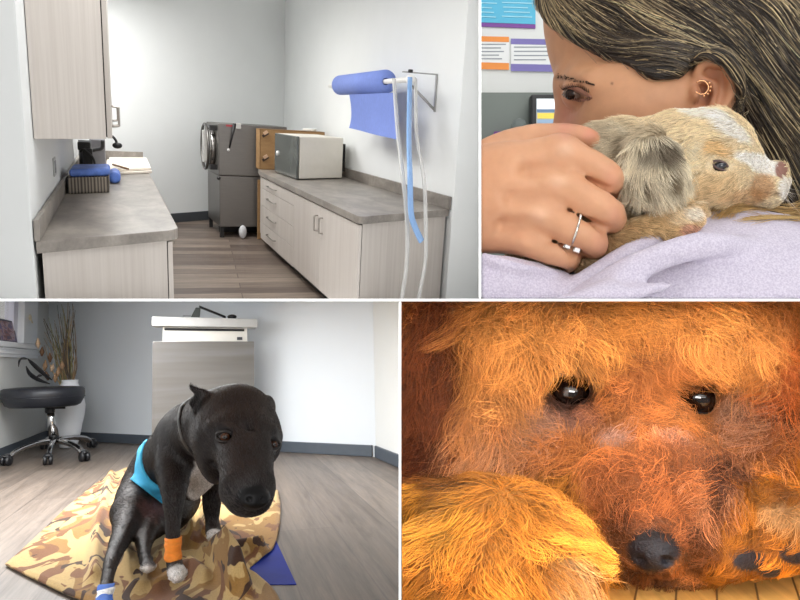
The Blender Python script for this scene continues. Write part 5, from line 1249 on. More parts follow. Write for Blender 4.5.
    for i in range(46):
        t_ = i / 45; up_ = i % 3 != 0; u = 563 + 26 * t_; w_ = (91 - 3.0 * math.sin(math.pi * min(1, t_ * 1.1)) + 5 * max(0, t_ - .55)) if up_ else (93.5 + 6 * math.sin(math.pi * t_ * .8))
        hh = S.hit(C, u, w_, .4, .7)
        if hh is None: continue
        l_ = (9 if up_ else 5) * rng.uniform(.8, 1.2) * .72e-3; dd = np.array([-.75 + .5 * t_, -.8, -.25 if up_ else -.7]); dd /= np.linalg.norm(dd); cu = np.array([0, 0, .5 if up_ else -.3])
        s_ = np.linspace(0, 1, kk)[:, None]; Pl.append(hh + [0, -.0018, 0] + dd * l_ * s_ + cu * l_ * s_ ** 2)
    hairs('eyelashes', np.array(Pl), np.linspace(.00032, .00008, kk)[None], np.tile(rgb3('#120c0a'), (len(Pl), 1)), fur_mat('lash_hair', .5), off, per)
    Pb = []
    for i in range(210):
        t_ = rng.random() ** 1.35; u = 557 + 34 * t_; w_ = 76.5 + 7.2 * t_ + rng.normal() * (1.4 - 1.0 * t_); hh = S.hit(C, u, w_, .4, .7)
        if hh is None: continue
        dd = np.array([.85, -.1, -.18 + rng.normal() * .15 + .35 * (.35 - t_)]); s_ = np.linspace(0, 1, 5)[:, None]; Pb.append(hh + [0, -.0004, 0] + dd * .0055 * s_ + np.array([0, -.0006, 0]) * np.sin(s_ * 3.1))
    hairs('eyebrow', np.array(Pb), np.linspace(.00030, .0001, 5)[None], np.tile(rgb3('#35261e'), (len(Pb), 1)) * (.7 + .6 * rng.random((len(Pb), 1))), fur_mat('brow_hair', .6), off, per)
    # earring: a small ring with beads in the ear
    m_gold = plain('rose_gold', '#d9a77e', .2, 1.0, var=.02); m_silver = plain('silver', '#d8d4cd', .18, 1.0, var=.02); m_dia = plain('clear_stone', '#f2f4f6', .03, spec=1.0, Coat_Weight=1.0)
    ec = D(701.5, 87.5, ye - .0115); ra = r(7.0, .49)
    mb = MB(); mb.tube([ec + [ra * math.cos(a), 0, ra * math.sin(a)] for a in np.linspace(-2.6, 2.35, 28)], .00055, 8)
    er_ = sub_('earring', mb, m_gold, label='rose gold beaded ring in the ear')
    for a in (-1.3, -.85, -.4, .05, .5):
        mb = MB(); mb.ball(ec + [ra * 1.3 * math.cos(a), -.0003, ra * 1.3 * math.sin(a)], .0011, 10, 8); mb.tube([ec + [ra * math.cos(a), 0, ra * math.sin(a)], ec + [ra * 1.25 * math.cos(a), 0, ra * 1.25 * math.sin(a)]], .0004, 6); sub_('earring_bead', mb, m_gold)
    # ring: open silver band with two square stones
    qp = []
    for u, w_ in ((580.5, 214.5), (579.5, 220), (577.5, 227), (575, 235), (572.5, 242), (570.8, 247)):
        hh = Hh.hit(C, u, w_, .35, .6); qp.append(hh + [0, -.0006, 0])
    qp = [qp[0] + [.001, .006, .001]] + qp + [qp[-1] + [-.001, .007, -.002]]
    mb = MB(); mb.tube(smooth_path(qp, 5), .00085, 10); sub_('ring', mb, m_silver, label='open silver ring on the ring finger')
    for u, w_ in ((567, 245.5), (576.5, 249.5)):
        hh = D(u, w_, qp[-2][1] - .0005); mb = MB(); mb.box(hh + [0, -.0012, 0], (.0034, .0026, .0034), Ry(20)); sub_('ring_stone', mb, m_dia, bevel=.0005)
        mb = MB(); mb.box(hh + [0, -.0003, 0], (.0044, .002, .0040), Ry(20)); sub_('ring_setting', mb, m_silver, bevel=.0004)
    # ---- sweatshirt: far-side body and near shoulder, and the cuff under the hand
    J = Sculpt(D(478, 299, .40) * [1, 0, 1] + [0, .365, -.003], D(880, 190, .62) * [1, 0, 1] + [0, .70, .02], .0018)
    J.ell(D(742, 345, .475), [r(205, .475), .075, r(132, .475)], Ry(4))
    J.ell(D(800, 330, .56), [r(170, .56), .12, r(105, .56)], k=.02)
    J.chain([D(560, 303, .43), D(600, 275, .432), D(640, 250, .438), D(688, 228, .452), D(738, 219, .47), D(790, 236, .485), D(830, 262, .49)], [r(16, .43), r(13, .43), r(12, .44), r(11, .45), r(11, .47), r(13, .48), r(13, .49)], .0018, 'add', 4)
    J.chain([D(585, 303, .418), D(628, 272, .412), D(680, 250, .412), D(740, 246, .425), D(790, 262, .45)], [r(16, .42), r(15, .41), r(13, .41), r(12, .42), r(10, .45)], .004, 'add', 4)
    J.chain([D(560, 318, .40), D(620, 292, .395), D(690, 276, .396)], [r(18, .4), r(14, .4), r(8, .4)], .016, 'add', 4)
    J.chain([D(630, 276, .392), D(680, 266, .395), D(725, 268, .40)], [.004, .007, .004], .010, 'sub', 4)
    J.chain([D(795, 250, .43), D(797, 275, .42), D(790, 300, .41)], [.002] * 3, .006, 'sub', 4)
    J.chain([D(440, 290, .445), D(500, 286, .437), D(545, 289, .445), D(575, 300, .455)], [r(36, .44), r(31, .44), r(23, .445), r(20, .455)], .01, 'add', 3)
    J.chain([D(482, 258, .423), D(505, 264, .420), D(530, 269, .423), D(553, 272, .435)], [r(5.5, .42), r(6.5, .42), r(6, .42), r(4, .43)], .003, 'add', 4)
    J.chain([D(505, 303, .40), D(530, 287, .405), D(556, 279, .41)], [.002, .003, .002], .008, 'sub', 4)
    J.displace(lambda q: .0009 * vnoise(q, 60, 13) + .0003 * vnoise(q, 260, 14), .02)
    clipS(J); v3, q3 = J.mesh(); v3 = relax(v3, q3, 2)
    m, nt, b = new_mat('lavender_fleece'); f = noise(nt, coords(nt), 900, 2); g = noise(nt, coords(nt), 40, 3)
    nt.links.new(mixc(nt, 1.0, ramp(nt, f, [(.35, '#bdb5c9'), (.65, '#d6d0de')]), ramp(nt, g, [(.3, (.95, .95, .96, 1)), (.7, (1, 1, 1, 1))]), 'MULTIPLY'), b.inputs['Base Color']); b.inputs['Roughness'].default_value = .9; b.inputs['Sheen Weight'].default_value = .1; nt.links.new(bump(nt, f, .35, .0008), b.inputs['Normal'])
    tagit(np_object('sweatshirt', np_mesh('sweatshirt', v3, q3, m, off), C, None, per), 'lavender sweatshirt')
    # ---- hair: a dark under-layer, then strands combed along it
    B = Sculpt(D(520, 299, .48) * [1, 0, 1] + [0, .425, -.0], D(880, -150, .58) * [1, 0, 1] + [0, .70, .02], .0018)
    B.ell(D(694, 6, ym), [r(162, ym), .081, r(133, ym)], Ry(25))
    B.chain([D(740, 40, .58), D(790, 110, .565), D(815, 190, .555), D(822, 300, .55)], [.07, .07, .062, .055], .03, 'add', 3)
    for i0 in range(0, B.n[0], 40):
        sl_ = slice(i0, min(i0 + 40, B.n[0])); ax_ = [B.lo[j] + B.vox * np.arange(B.n[j]) for j in range(3)]; pt = np.stack(np.meshgrid(ax_[0][sl_], ax_[1], ax_[2], indexing='ij'), -1).reshape(-1, 3)
        ok_ = ((pt > S.lo + S.vox) & (pt < S.lo + S.vox * (S.n - 2))).all(1) & (pt[:, 1] < .64); dd = np.full(len(pt), 9.0); dd[ok_] = S.sample(pt[ok_]); B.D[sl_] = np.minimum(B.D[sl_], dd.reshape(B.D[sl_].shape) - .0045)
    B.poly(C, [(500, 4), (540, 16), (553, 27), (575, 43), (600, 56), (628, 68), (655, 80), (678, 76), (690, 64), (704, 57), (722, 62), (734, 80), (741, 108), (752, 140), (764, 190), (778, 235), (770, 330), (480, 330), (480, -20)], .3, .60, .004, 'sub')
    B.poly(C, [(480, 4), (540, 8), (553, 27), (575, 43), (600, 56), (610, 120), (600, 240), (480, 240)], .3, 1.2, .003, 'sub')
    B.displace(lambda q: .0012 * vnoise(q, 90, 23), .02)
    for p, n in C.planes: B.half(np.array(p) - [0, 0, CAMZ], n)
    v4, q4 = B.mesh(); v4 = relax(v4, q4, 2); N4 = normals_of(v4, q4)
    m_base = plain('hair_underlayer', '#2a211b', .7, var=.25, scale=60)
    tagit(np_object('hair', np_mesh('hair', v4, q4, m_base, off), C, None, per), 'dark blonde streaked hair')
    ctrl = np.array([(545, 5, 1, .75), (580, 25, 1, .62), (620, 50, 1, .42), (660, 66, 1, .12), (690, 58, 1, .30), (600, 0, 1, .62), (650, 20, 1, .66), (700, 40, 1, .75), (735, 75, .75, 1), (750, 110, .6, 1), (700, -20, 1, .7), (760, 40, .9, 1), (800, 60, .8, 1), (780, 120, .65, 1), (800, 180, .5, 1), (770, 180, .45, 1), (800, 260, .3, 1), (720, -80, 1, .6), (600, -60, 1, .3), (850, 60, .6, 1), (640, -100, 1, .2)])
    def flow(P):
        u = np.stack([400 + 700 * P[:, 0] / P[:, 1], 300 - 700 * P[:, 2] / P[:, 1]], 1); w_ = 1 / (((u[:, None, :] - ctrl[None, :, :2]) ** 2).sum(-1) + 150) ** 1.3
        d = (w_[..., None] * unit(ctrl[:, 2:])[None]).sum(1); return unit(np.stack([d[:, 0], 0 * d[:, 0], -d[:, 1]], 1))
    def strands(n, steps, ds, lift, seed, fly=0.0):
        g = np.random.default_rng(seed); de = np.clip(-N4[:, 1] + .5, .02, 2); P0, nn, _ = sample_surface(v4, q4, N4, n, g, de); P = P0.copy(); out = [P.copy()]; dv = g.normal(size=n) * .10
        for s_ in range(steps):
            d = flow(P); d = d + np.stack([np.zeros(n), np.zeros(n), dv + .10 * vnoise(P, 70, 31)], 1) ; gr = B.grad(P); d = unit(d - (d * gr).sum(1)[:, None] * gr); P = P + d * ds * g.uniform(.8, 1.2, (n, 1)); gr = B.grad(P); P = P - gr * np.clip(B.sample(P), -.004, .004)[:, None]; out.append(P.copy())
        out = np.stack(out, 1); K = steps + 1; lf = lift * g.uniform(.2, 1, n)[:, None] * np.sin(np.linspace(.3, math.pi * .95, K))[None]; gr = np.stack([B.grad(out[:, i]) for i in range(K)], 1); out = out + gr * lf[..., None]
        if fly: out = out + (g.normal(size=(n, 1, 3)) * fly) * (np.linspace(0, 1, K)[None, :, None] ** 2)
        fl = flow(P0); u0 = np.stack([400 + 700 * P0[:, 0] / P0[:, 1], 300 - 700 * P0[:, 2] / P0[:, 1]], 1); st = -fl[:, 2] * 0; 
        cr = (u0[:, 0] * -fl[:, 2] * -1 + u0[:, 1] * fl[:, 0]) if False else (u0[:, 1] * fl[:, 0] - u0[:, 0] * (-fl[:, 2]))
        return out, u0, cr, g
    def hair_col(u0, cr, g):
        s_ = np.sin(cr * .21 + 1.2 * np.sin(cr * .05)) * .45 + np.sin(cr * .62 + 2) * .4 + np.sin(cr * 1.3) * .2 + np.sin(cr * .097 + .5) * .45 + g.normal(size=len(cr)) * .22
        b_ = smoothstep(.15, 1.0, s_); d_, m_, l_ = rgb3('#221c19'), rgb3('#6b5a48'), rgb3('#e3cd9f')
        c = d_[None] * (1 - b_[:, None]) + l_[None] * b_[:, None]; mm = smoothstep(-.6, .3, s_)[:, None] * .6 * (1 - b_[:, None]); c = c * (1 - mm) + m_ * mm
        return c * (.75 + .5 * g.random((len(cr), 1)))
    m_hair = fur_mat('woman_hair', .38, .5)
    o1, u0, cr, g = strands(17000, 14, .0052, .0022, 41); hairs('hair_strands', o1, (np.linspace(1, .5, 15)[None] * .00024 * g.uniform(.7, 1.4, (len(o1), 1))), hair_col(u0, cr, g), m_hair, off, per)
    o2, u0, cr, g = strands(500, 14, .0060, .006, 43, .006); hairs('loose_hair', o2, np.linspace(.00016, .00008, 15)[None], hair_col(u0, cr, g) * 1.3 + .05, m_hair, off, per)
    # blonde ends lying over the shoulder and a few wisps
    def wisps(n, a, bpts, spread, seed, name, colr):
        g = np.random.default_rng(seed); out = []
        for i in range(n):
            o_ = g.normal(size=2) * spread; qp = [D(u + o_[0] * s_ + g.normal() * 1.5, w_ + o_[1] * s_ + g.normal() * 1.2, y) for (u, w_, y), s_ in zip(bpts, np.linspace(.6, 1.2, len(bpts)))]; sp = smooth_path(qp, 4); out.append(np.array([list(p) for p in sp]))
        out = np.array(out)
        for i in range(out.shape[1]):                     # keep them on top of the cloth
            dd = J.sample(out[:, i]); inside = ((out[:, i] >= J.lo) & (out[:, i] <= J.lo + J.vox * (J.n - 1))).all(1); push = np.where(inside, np.clip(.0012 - dd, 0, .03), 0); out[:, i] += J.grad(out[:, i]) * push[:, None]
        hairs(name, out, np.linspace(.00022, .0001, out.shape[1])[None], colr * (.7 + .6 * g.random((n, 1))), m_hair, off, per)
    wisps(110, 0, [(830, 170, .50), (810, 205, .49), (785, 214, .478), (755, 210, .468), (730, 212, .46), (722, 220, .45)], 5, 51, 'hair_ends', rgb3('#c2a06a'))
    wisps(70, 0, [(835, 200, .47), (815, 226, .46), (790, 232, .452), (768, 224, .447), (748, 222, .444)], 6, 52, 'hair_ends', rgb3('#b0925f'))

    # ---- the puppy
    Y = .468
    Pp = Sculpt(D(520, 295, .43) * [1, 0, 1] + [0, .395, .0], D(800, 100, .5) * [1, 0, 1] + [0, .535, .01], .00135)
    def cp(L, k=.01, mode='add', sm=4): Pp.chain([D(u, v_, y) for u, v_, y, q in L], [r(q, y) for u, v_, y, q in L], k, mode, sm)
    Pp.ell(D(690, 160, .478), [r(52, Y), .034, r(46, Y)])
    Pp.ell(D(716, 145, .474), [r(29, Y), .027, r(31, Y)], k=.012)
    Pp.ell(D(700, 184, .462), [r(42, Y), .026, r(24, Y)], k=.012)
    cp([(730, 172, .472, 32), (752, 181, .474, 24), (770, 183, .476, 18.5)], .014)
    Pp.ell(D(768, 189, .466), [r(15, Y), .014, r(12.5, Y)], k=.008); Pp.ell(D(758, 200, .472), [r(18, Y), .014, r(7, Y)], k=.008)
    Pp.ell(D(779.5, 169, .471), [r(6.5, Y), .009, r(7.5, Y)], k=.005)
    cp([(660, 168, .49, 45), (612, 178, .492, 54), (575, 215, .49, 56), (552, 258, .488, 46), (545, 300, .488, 40)], .02, sm=3)
    cp([(585, 266, .462, 24), (620, 250, .452, 25), (655, 234, .446, 21), (676, 224, .441, 17), (686, 219, .438, 13)], .012)
    for u, w_, y, q_ in ((689, 212, .441, 9), (693, 220, .436, 8.5), (684, 229, .434, 8.5), (672, 233, .436, 8.5)): Pp.ell(D(u, w_, y), [r(q_, Y), .008, r(q_ * .85, Y)], k=.005)
    cp([(700, 214, .455, 10), (697, 207, .45, 9)], .004)
    # ear flap
    Pp.chain([D(640, 142, .452), D(650, 150, .443), D(657, 170, .436), D(664, 192, .434)], [r(10, .45), r(19, .44), r(23, .435), r(14, .435)], .006, 'add', 4)
    Pp.poly(C, [(628, 147), (650, 138), (664, 143), (676, 158), (686, 180), (686, 193), (674, 206), (658, 205), (636, 197), (622, 186), (620, 165)], .434, .441, .006)
    he2 = Pp.hit(C, 722, 165.5, .35, .6); Pp.ell(he2, [r(7.5, Y), .006, r(5, Y)], Ry(-22), k=.004, mode='sub')
    Pp.chain([D(784, 184, .463), D(772, 196, .455), D(750, 203, .455)], [.0012] * 3, .004, 'sub', 3)
    nh = Pp.hit(C, 781.5, 173, .35, .6); Pp.ell(nh + [0, 0, 0], [.0016, .003, .0022], k=.001, mode='sub')
    Pp.displace(lambda q_: .0006 * vnoise(q_, 120, 3), .01)
    # the hand, the shoulder and the cheek take up their own room
    for O in (Hh, J, S):
        idx = np.nonzero(np.abs(Pp.D) < .06); pt = Pp.lo + Pp.vox * np.stack(idx, 1); ins = ((pt > O.lo + O.vox) & (pt < O.lo + O.vox * (O.n - 2))).all(1); dd = np.full(len(pt), 9.0); dd[ins] = O.sample(pt[ins]); Pp.D[idx] = np.maximum(Pp.D[idx], (.0004 - dd)).astype(np.float32)
    for p, n in C.planes: Pp.half(np.array(p) - [0, 0, CAMZ], n)
    v5, q5 = Pp.mesh(); v5 = relax(v5, q5, 2); N5 = normals_of(v5, q5)
    def uv(P): return np.stack([400 + 700 * P[:, 0] / P[:, 1], 300 - 700 * P[:, 2] / P[:, 1]], 1)
    cream, tan, white, grey, brown = rgb3('#ecd8b4'), rgb3('#d8b37c'), rgb3('#fbf6ee'), rgb3('#a39784'), rgb3('#bd8a5c')
    def pup_col(P):
        u = uv(P); c = np.tile(cream, (len(P), 1)); nz = vnoise(P, 150, 61) * .5
        def bl(cx, cy, rx, ry, cc, a, rot=0):
            nonlocal c
            dx, dy = u[:, 0] - cx, u[:, 1] - cy; cs, sn = math.cos(R_(rot)), math.sin(R_(rot)); X, Y_ = dx * cs + dy * sn, -dx * sn + dy * cs
            w_ = a * smoothstep(1.25, .7, np.sqrt((X / rx) ** 2 + (Y_ / ry) ** 2) + .25 * nz); c = c * (1 - w_[:, None]) + cc * w_[:, None]
        bl(622, 138, 50, 30, rgb3('#b5a994'), .6); bl(612, 140, 40, 16, rgb3('#cbbfa8'), .6); bl(650, 112, 40, 14, cream, .6); bl(733, 128, 26, 7, white, .9, 42); bl(705, 112, 20, 5, white, .7, 8); bl(757, 161, 24, 7, white, .95, 20); bl(768, 168, 16, 8, white, .9); bl(786, 190, 7, 12, white, .9)
        bl(724, 150, 14, 9, rgb3('#dbb57a'), .7, 20); bl(763, 187, 13, 13, brown, .65); bl(745, 196, 20, 10, rgb3('#c08a52'), .5); bl(715, 185, 30, 18, rgb3('#e0c090'), .6)
        ear = (u[:, 0] > 617) & (u[:, 0] < 690) & (u[:, 1] > 136) & (u[:, 1] < 212) & (P[:, 1] < .4475); en = vnoise(np.stack([u[:, 0] * 1.0, u[:, 1] * .35, 0 * u[:, 0]], 1), .25, 71); c = np.where(ear[:, None], rgb3('#e6dbc2') * (1 - smoothstep(.25, 1.1, en)[:, None]) + rgb3('#85765f') * smoothstep(.25, 1.1, en)[:, None], c)
        bl(655, 150, 16, 10, rgb3('#5f5142'), .7); bl(665, 152, 8, 14, rgb3('#4c3d2f'), .6); bl(655, 228, 60, 22, tan, .7, -25); bl(680, 214, 18, 10, rgb3('#ecd9ba'), .7, -20); bl(600, 262, 60, 26, rgb3('#a08058'), .6, -20); bl(690, 230, 12, 6, rgb3('#e0aa98'), .7); bl(692, 213, 10, 7, rgb3('#f3e9dc'), .8)
        return c
    nose_m = rgb3('#8d675c'); colv = pup_col(v5); un = uv(v5); nw = smoothstep(1.15, .85, np.sqrt(((un[:, 0] - 781.5) / 6.5) ** 2 + ((un[:, 1] - 170) / 9) ** 2)); colv = colv * .8 * (1 - nw[:, None]) + nose_m * nw[:, None]
    off5 = np.array([D(660, 200, .47)[0], .47, v5[:, 2].min()])
    pup = np_object('puppy', np_mesh('puppy', v5, q5, attr_mat('puppy_skin', .6, .3, .06, 200), off5, colv), C, Vector(off5)); tagit(pup, 'cream and tan merle puppy resting its head on the woman\'s shoulder', 'puppy')
    def dirf(P, n):
        u = uv(P); d = np.zeros_like(P); d[:, 0] = -1; d[:, 2] = -.12
        ear = (P[:, 1] < .4475) & (u[:, 0] > 617) & (u[:, 0] < 690) & (u[:, 1] > 136) & (u[:, 1] < 212); leg = (u[:, 1] > 206)
        cheek = (u[:, 1] > 165) & (u[:, 0] > 680) & ~leg
        d[cheek] = [-.9, 0, -.45]; d[ear] = [.15, 0, -1]; d[ear, 0] += (u[ear, 0] - 650) / 60; d[leg] = [.75, 0, -.55]
        top = (u[:, 1] < 160) & (u[:, 0] < 715) & ~ear; d[top] = [-1, 0, -.45]; d[(u[:, 0] > 745) & ~leg] = [-.8, 0, .15]
        return d
    def lenf(P):
        u = uv(P); L = np.full(len(P), .0085); L[u[:, 0] > 735] = .0045; L[u[:, 0] > 755] = .003; L[(P[:, 1] < .4475) & (u[:, 1] < 212) & (u[:, 0] < 690)] = .011; L[u[:, 0] < 640] = .013; L[u[:, 1] > 212] = .008; L[(u[:, 1] > 205) & (u[:, 0] > 672)] = .004
        e = np.sqrt(((u[:, 0] - 722) / 9) ** 2 + ((u[:, 1] - 165.5) / 6.5) ** 2); return np.where(e < 1.8, .0018, L)
    dens = np.clip(-N5[:, 1] + .7, .05, 2) * (1 - nw) * (1 - smoothstep(1.15, .9, np.sqrt(((un[:, 0] - 722) / 8) ** 2 + ((un[:, 1] - 165.5) / 5.5) ** 2)))
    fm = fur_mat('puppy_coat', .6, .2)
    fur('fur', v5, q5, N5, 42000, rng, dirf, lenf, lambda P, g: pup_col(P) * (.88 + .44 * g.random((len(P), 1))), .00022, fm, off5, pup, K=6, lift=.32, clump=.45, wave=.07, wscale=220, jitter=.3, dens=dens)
    subp = lambda name, mb, mt, **kw: subpart(pup, name, mb, mt, C, **kw)
    he2 = he2 + [0, .0042, 0]; mb = MB(); mb.ball(he2, [.0050, .0050, .0032], 18, 12, Ry(-18)); subp('eye', mb, plain('blue_black_eye', '#23242e', .05, spec=.9), label='dark slate blue eye')
    for sg in (1, -1):
        mb = MB(); mb.tube([he2 + np.array([0.0052 * math.cos(a) , -.0047 * math.sin(a) ** .6 + .001, .0016 * math.cos(a) * -1.2 + sg * .0026 * math.sin(a)]) for a in np.linspace(.1, math.pi - .1, 12)], .0008, 8); subp('eyelid', mb, plain('pup_lid', '#5d4a48', .5))
    Pw = []
    for i in range(16):
        h_ = D(776 + rng.uniform(-6, 4), 188 + rng.uniform(-6, 8), .462); dd = np.array([rng.uniform(.3, 1), rng.uniform(-.8, 0), rng.uniform(-.9, .3)]); s_ = np.linspace(0, 1, 6)[:, None]; Pw.append(h_ + dd * .014 * s_ + np.array([0, 0, -.004]) * s_ ** 2)
    hairs('whiskers', np.array(Pw), np.linspace(.00012, .00003, 6)[None], np.tile(rgb3('#efe6d8'), (16, 1)), fm, off5, pup)
    # ---- light
    area('ceiling_light', C, (.35, .15, .75), (.22, .5, .12), .5, 1.7, (1, .985, .96), .4)
    area('room_fill', C, (.45, -.5, .30), (.25, .5, .13), .5, 5.0, (1, .985, .95))
    area('back_wall_light', C, (.35, .9, .9), (.25, 1.5, .2), .6, 2.3, (1, 1, 1))
build_tr()
# ================================================================== ROOM 4 (bottom right): red curly puppy lying on a wooden table
def build_br():
    C = BR; rng = np.random.default_rng(12); HAIR_PLANES[:] = C.planes
    def D(u, v, y): return np.array(C.on_y(u, v, y))
    r = lambda px, y: px * y / 700.0
    zt = D(655, 576, .42)[2]
    # ---- table and wall
    m, nt, b = new_mat('honey_oak')
    v = coords(nt, (1, 1, 1), (0, 0, R_(113))); br = node(nt, 'ShaderNodeTexBrick'); nt.links.new(v, br.inputs['Vector'])
    for k_, x in (('Scale', 1.0), ('Brick Width', 1.5), ('Row Height', .021), ('Mortar Size', .0006)): br.inputs[k_].default_value = x
    br.inputs['Color1'].default_value = rgb('#c08a45'); br.inputs['Color2'].default_value = rgb('#d6a55c'); br.inputs['Mortar'].default_value = rgb('#6b4420')
    f = noise(nt, coords(nt, (160, 8, 1), (0, 0, R_(23))), 1.2, 6, .65); nt.links.new(mixc(nt, 1.0, br.outputs['Color'], ramp(nt, f, [(.3, (.78, .74, .68, 1)), (.7, (1.1, 1.1, 1.1, 1))]), 'MULTIPLY'), b.inputs['Base Color']); b.inputs['Roughness'].default_value = .35
    T = Thing('wooden_table', 'honey coloured wooden table under the red puppy', 'table', C, (.6, .85, zt - .74))
    mb = MB(); mb.slab((.0012, .20, zt - .04), (1.2, 0, 0), (0, 1.3, 0), (0, 0, .04)); T.part('table_top', mb, m, clip=True, bevel=.003)
    for lx in (.06, 1.1):
        for ly in (.28, 1.4): mb = MB(); mb.slab((lx, ly, zt - .74), (.06, 0, 0), (0, .06, 0), (0, 0, .699)); T.part('leg', mb, m, bevel=.004)
    mb = MB(); mb.slab((.002, .05, zt - .78), (2.2, 0, 0), (0, 1.5, 0), (0, 0, .039)); struct('floor', mb, plain('dark_floor', '#6f6458', .6, var=.1), C, 'floor under the wooden table', clip=True)
    mb = MB(); mb.slab((.002, 1.55, zt - .74), (2.2, 0, 0), (0, .05, 0), (0, 0, .72 - zt)); struct('wall_back', mb, plain('soft_grey_wall', '#b9b6b2', .8, var=.03, scale=3), C, 'soft grey wall behind the red puppy', clip=True)
    # ---- the puppy
    S = Sculpt(D(400, 300, .5) * [0, 1, 0] + [.0004, -.165, zt + .0005], np.array([.36, 1.0, -.0004]), .0022)
    def ch(L, k=.012, mode='add', sm=4): S.chain([D(u, v_, y) for u, v_, y, q in L], [r(q, y) for u, v_, y, q in L], k, mode, sm)
    Ry = lambda a: Matrix.Rotation(R_(a), 4, 'Y')
    S.ell(D(640, 395, .84), [.17, .26, .115])                                                   # back and ribs
    S.ell(D(612, 395, .535), [r(185, .53), .085, r(150, .53)], k=.03)                            # skull
    S.ell(D(612, 325, .52), [r(165, .52), .075, r(95, .52)], k=.03)
    ch([(470, 350, .475, 30), (525, 352, .458, 26), (570, 352, .452, 22), (606, 372, .455, 16)], .02); ch([(655, 372, .458, 16), (690, 358, .452, 20), (735, 362, .458, 24), (770, 385, .475, 26)], .02)   # brows
    ch([(632, 392, .462, 26), (642, 440, .440, 38), (650, 485, .418, 54), (654, 515, .408, 46)], .02)      # bridge to muzzle
    S.ell(D(656, 492, .430), [r(82, .43), .046, r(62, .43)], k=.02)
    S.ell(D(616, 520, .420), [r(48, .43), .03, r(45, .43)], k=.015); S.ell(D(697, 518, .420), [r(46, .43), .03, r(48, .43)], k=.015)
    S.ell(D(660, 562, .432), [r(72, .43), .034, r(20, .43)], k=.01)
    S.ell(D(495, 450, .49), [r(92, .48), .06, r(75, .48)], k=.03); S.ell(D(762, 440, .49), [r(60, .48), .06, r(72, .48)], k=.03)
    for u, v_ in ((569, 391), (696, 397)): S.ell(D(u, v_, .453), [r(27, .45), .014, r(19, .45)], k=.014, mode='sub')      # eye sockets
    ch([(432, 300, .50, 44), (424, 370, .485, 42), (422, 430, .478, 38), (428, 490, .474, 30)], .008)          # ears
    ch([(806, 330, .52, 40), (806, 400, .50, 34), (800, 455, .49, 28)], .008)
    # forelegs and paws
    ch([(360, 525, .52, 60), (430, 535, .45, 60), (500, 545, .40, 62)], .01)
    S.ell(D(505, 556, .382), [r(86, .38), .040, r(66, .38)], k=.015)
    for u, v_, q in ((436, 568, 34), (487, 562, 37), (538, 564, 35), (576, 574, 24)): ch([(u + (525 - u) * .3, v_ - 40, .372, q * .9), (u, v_, .352, q), (u, v_ + 22, .350, q * .8)], .008)
    ch([(850, 520, .52, 52), (800, 525, .45, 48), (765, 528, .42, 46)], .01)
    for u, v_, q in ((728, 545, 25), (764, 545, 27), (800, 542, 27)): ch([(u + 8, v_ - 24, .408, q), (u, v_, .396, q), (u, v_ + 12, .395, q * .8)], .006)
    eyes = []
    for u, v_, R0 in ((569, 391.5, .0152), (696, 397.5, .0140)):
        h = S.hit(C, u, v_, .3, .7); d = h / np.linalg.norm(h); off_ = R0 * (.62 if u < 600 else .30); eyes.append((h + d * off_, d, R0))
        S.ell(h + d * off_, R0 * 1.06, k=.003, mode='sub')
    nose_c = D(655, 551, .390)
    S.ell(nose_c + [0, .002, 0], [r(25, .4), .016, r(19, .4)], k=.004)
    S.displace(lambda q: .0022 * vnoise(q, 55, 3) + .001 * vnoise(q, 140, 4), .02)
    S.ell(nose_c, [r(27, .4), .0165, r(20.5, .4)], k=.003)
    for u in (640, 668): hh = S.hit(C, u, 562, .3, .6); S.ell(hh + [0, .0015, 0], [.0040, .004, .0022], Ry(20 if u > 654 else -20), k=.002, mode='sub')
    hh = S.hit(C, 654, 562, .3, .6); S.cone(hh + [0, 0, .004], hh + [0, 0, -.006], .0006, .0008, .001, 'sub')
    S.half((0, 0, zt + .0012), (0, 0, -1))
    for p, n in C.planes: S.half(np.array(p) - [0, 0, CAMZ], n)
    v, q = S.mesh(); v = relax(v, q, 1); N_ = normals_of(v, q)
    def uv(P): return np.stack([400 + 700 * P[:, 0] / P[:, 1], 300 - 700 * P[:, 2] / P[:, 1]], 1)
    red, gold, amber, deep, mauve, cream = rgb3('#b5622a'), rgb3('#c98a44'), rgb3('#bd7c34'), rgb3('#7a3d1c'), rgb3('#a87a68'), rgb3('#d9ae78')
    def is_paw(P, u): return ((u[:, 0] < 592 + (u[:, 1] - 500) * .38) & (u[:, 1] > 468) & (P[:, 1] < .44)) | ((u[:, 0] < 440) & (u[:, 1] > 512) & (P[:, 1] < .5))
    def is_paw2(P, u): return (u[:, 0] > 704 + (575 - u[:, 1]) * .36) & (u[:, 1] > 476) & (P[:, 1] < .47)
    def col_of(P):
        u = uv(P); c = np.tile(rgb3('#b9733a'), (len(P), 1)); nz = .35 * vnoise(P, 70, 61)
        def bl(cx, cy, rx, ry, cc, a, rot=0):
            nonlocal c
            dx, dy = u[:, 0] - cx, u[:, 1] - cy; cs, sn = math.cos(R_(rot)), math.sin(R_(rot)); X, Y_ = dx * cs + dy * sn, -dx * sn + dy * cs
            w_ = a * smoothstep(1.35, .6, np.sqrt((X / rx) ** 2 + (Y_ / ry) ** 2) + nz); c = c * (1 - w_[:, None]) + cc * w_[:, None]
        bl(520, 335, 110, 40, gold, .8, -8); bl(620, 320, 60, 30, amber, .7); bl(720, 335, 70, 40, gold, .8, 25); bl(490, 395, 60, 30, rgb3('#c98a4c'), .6)
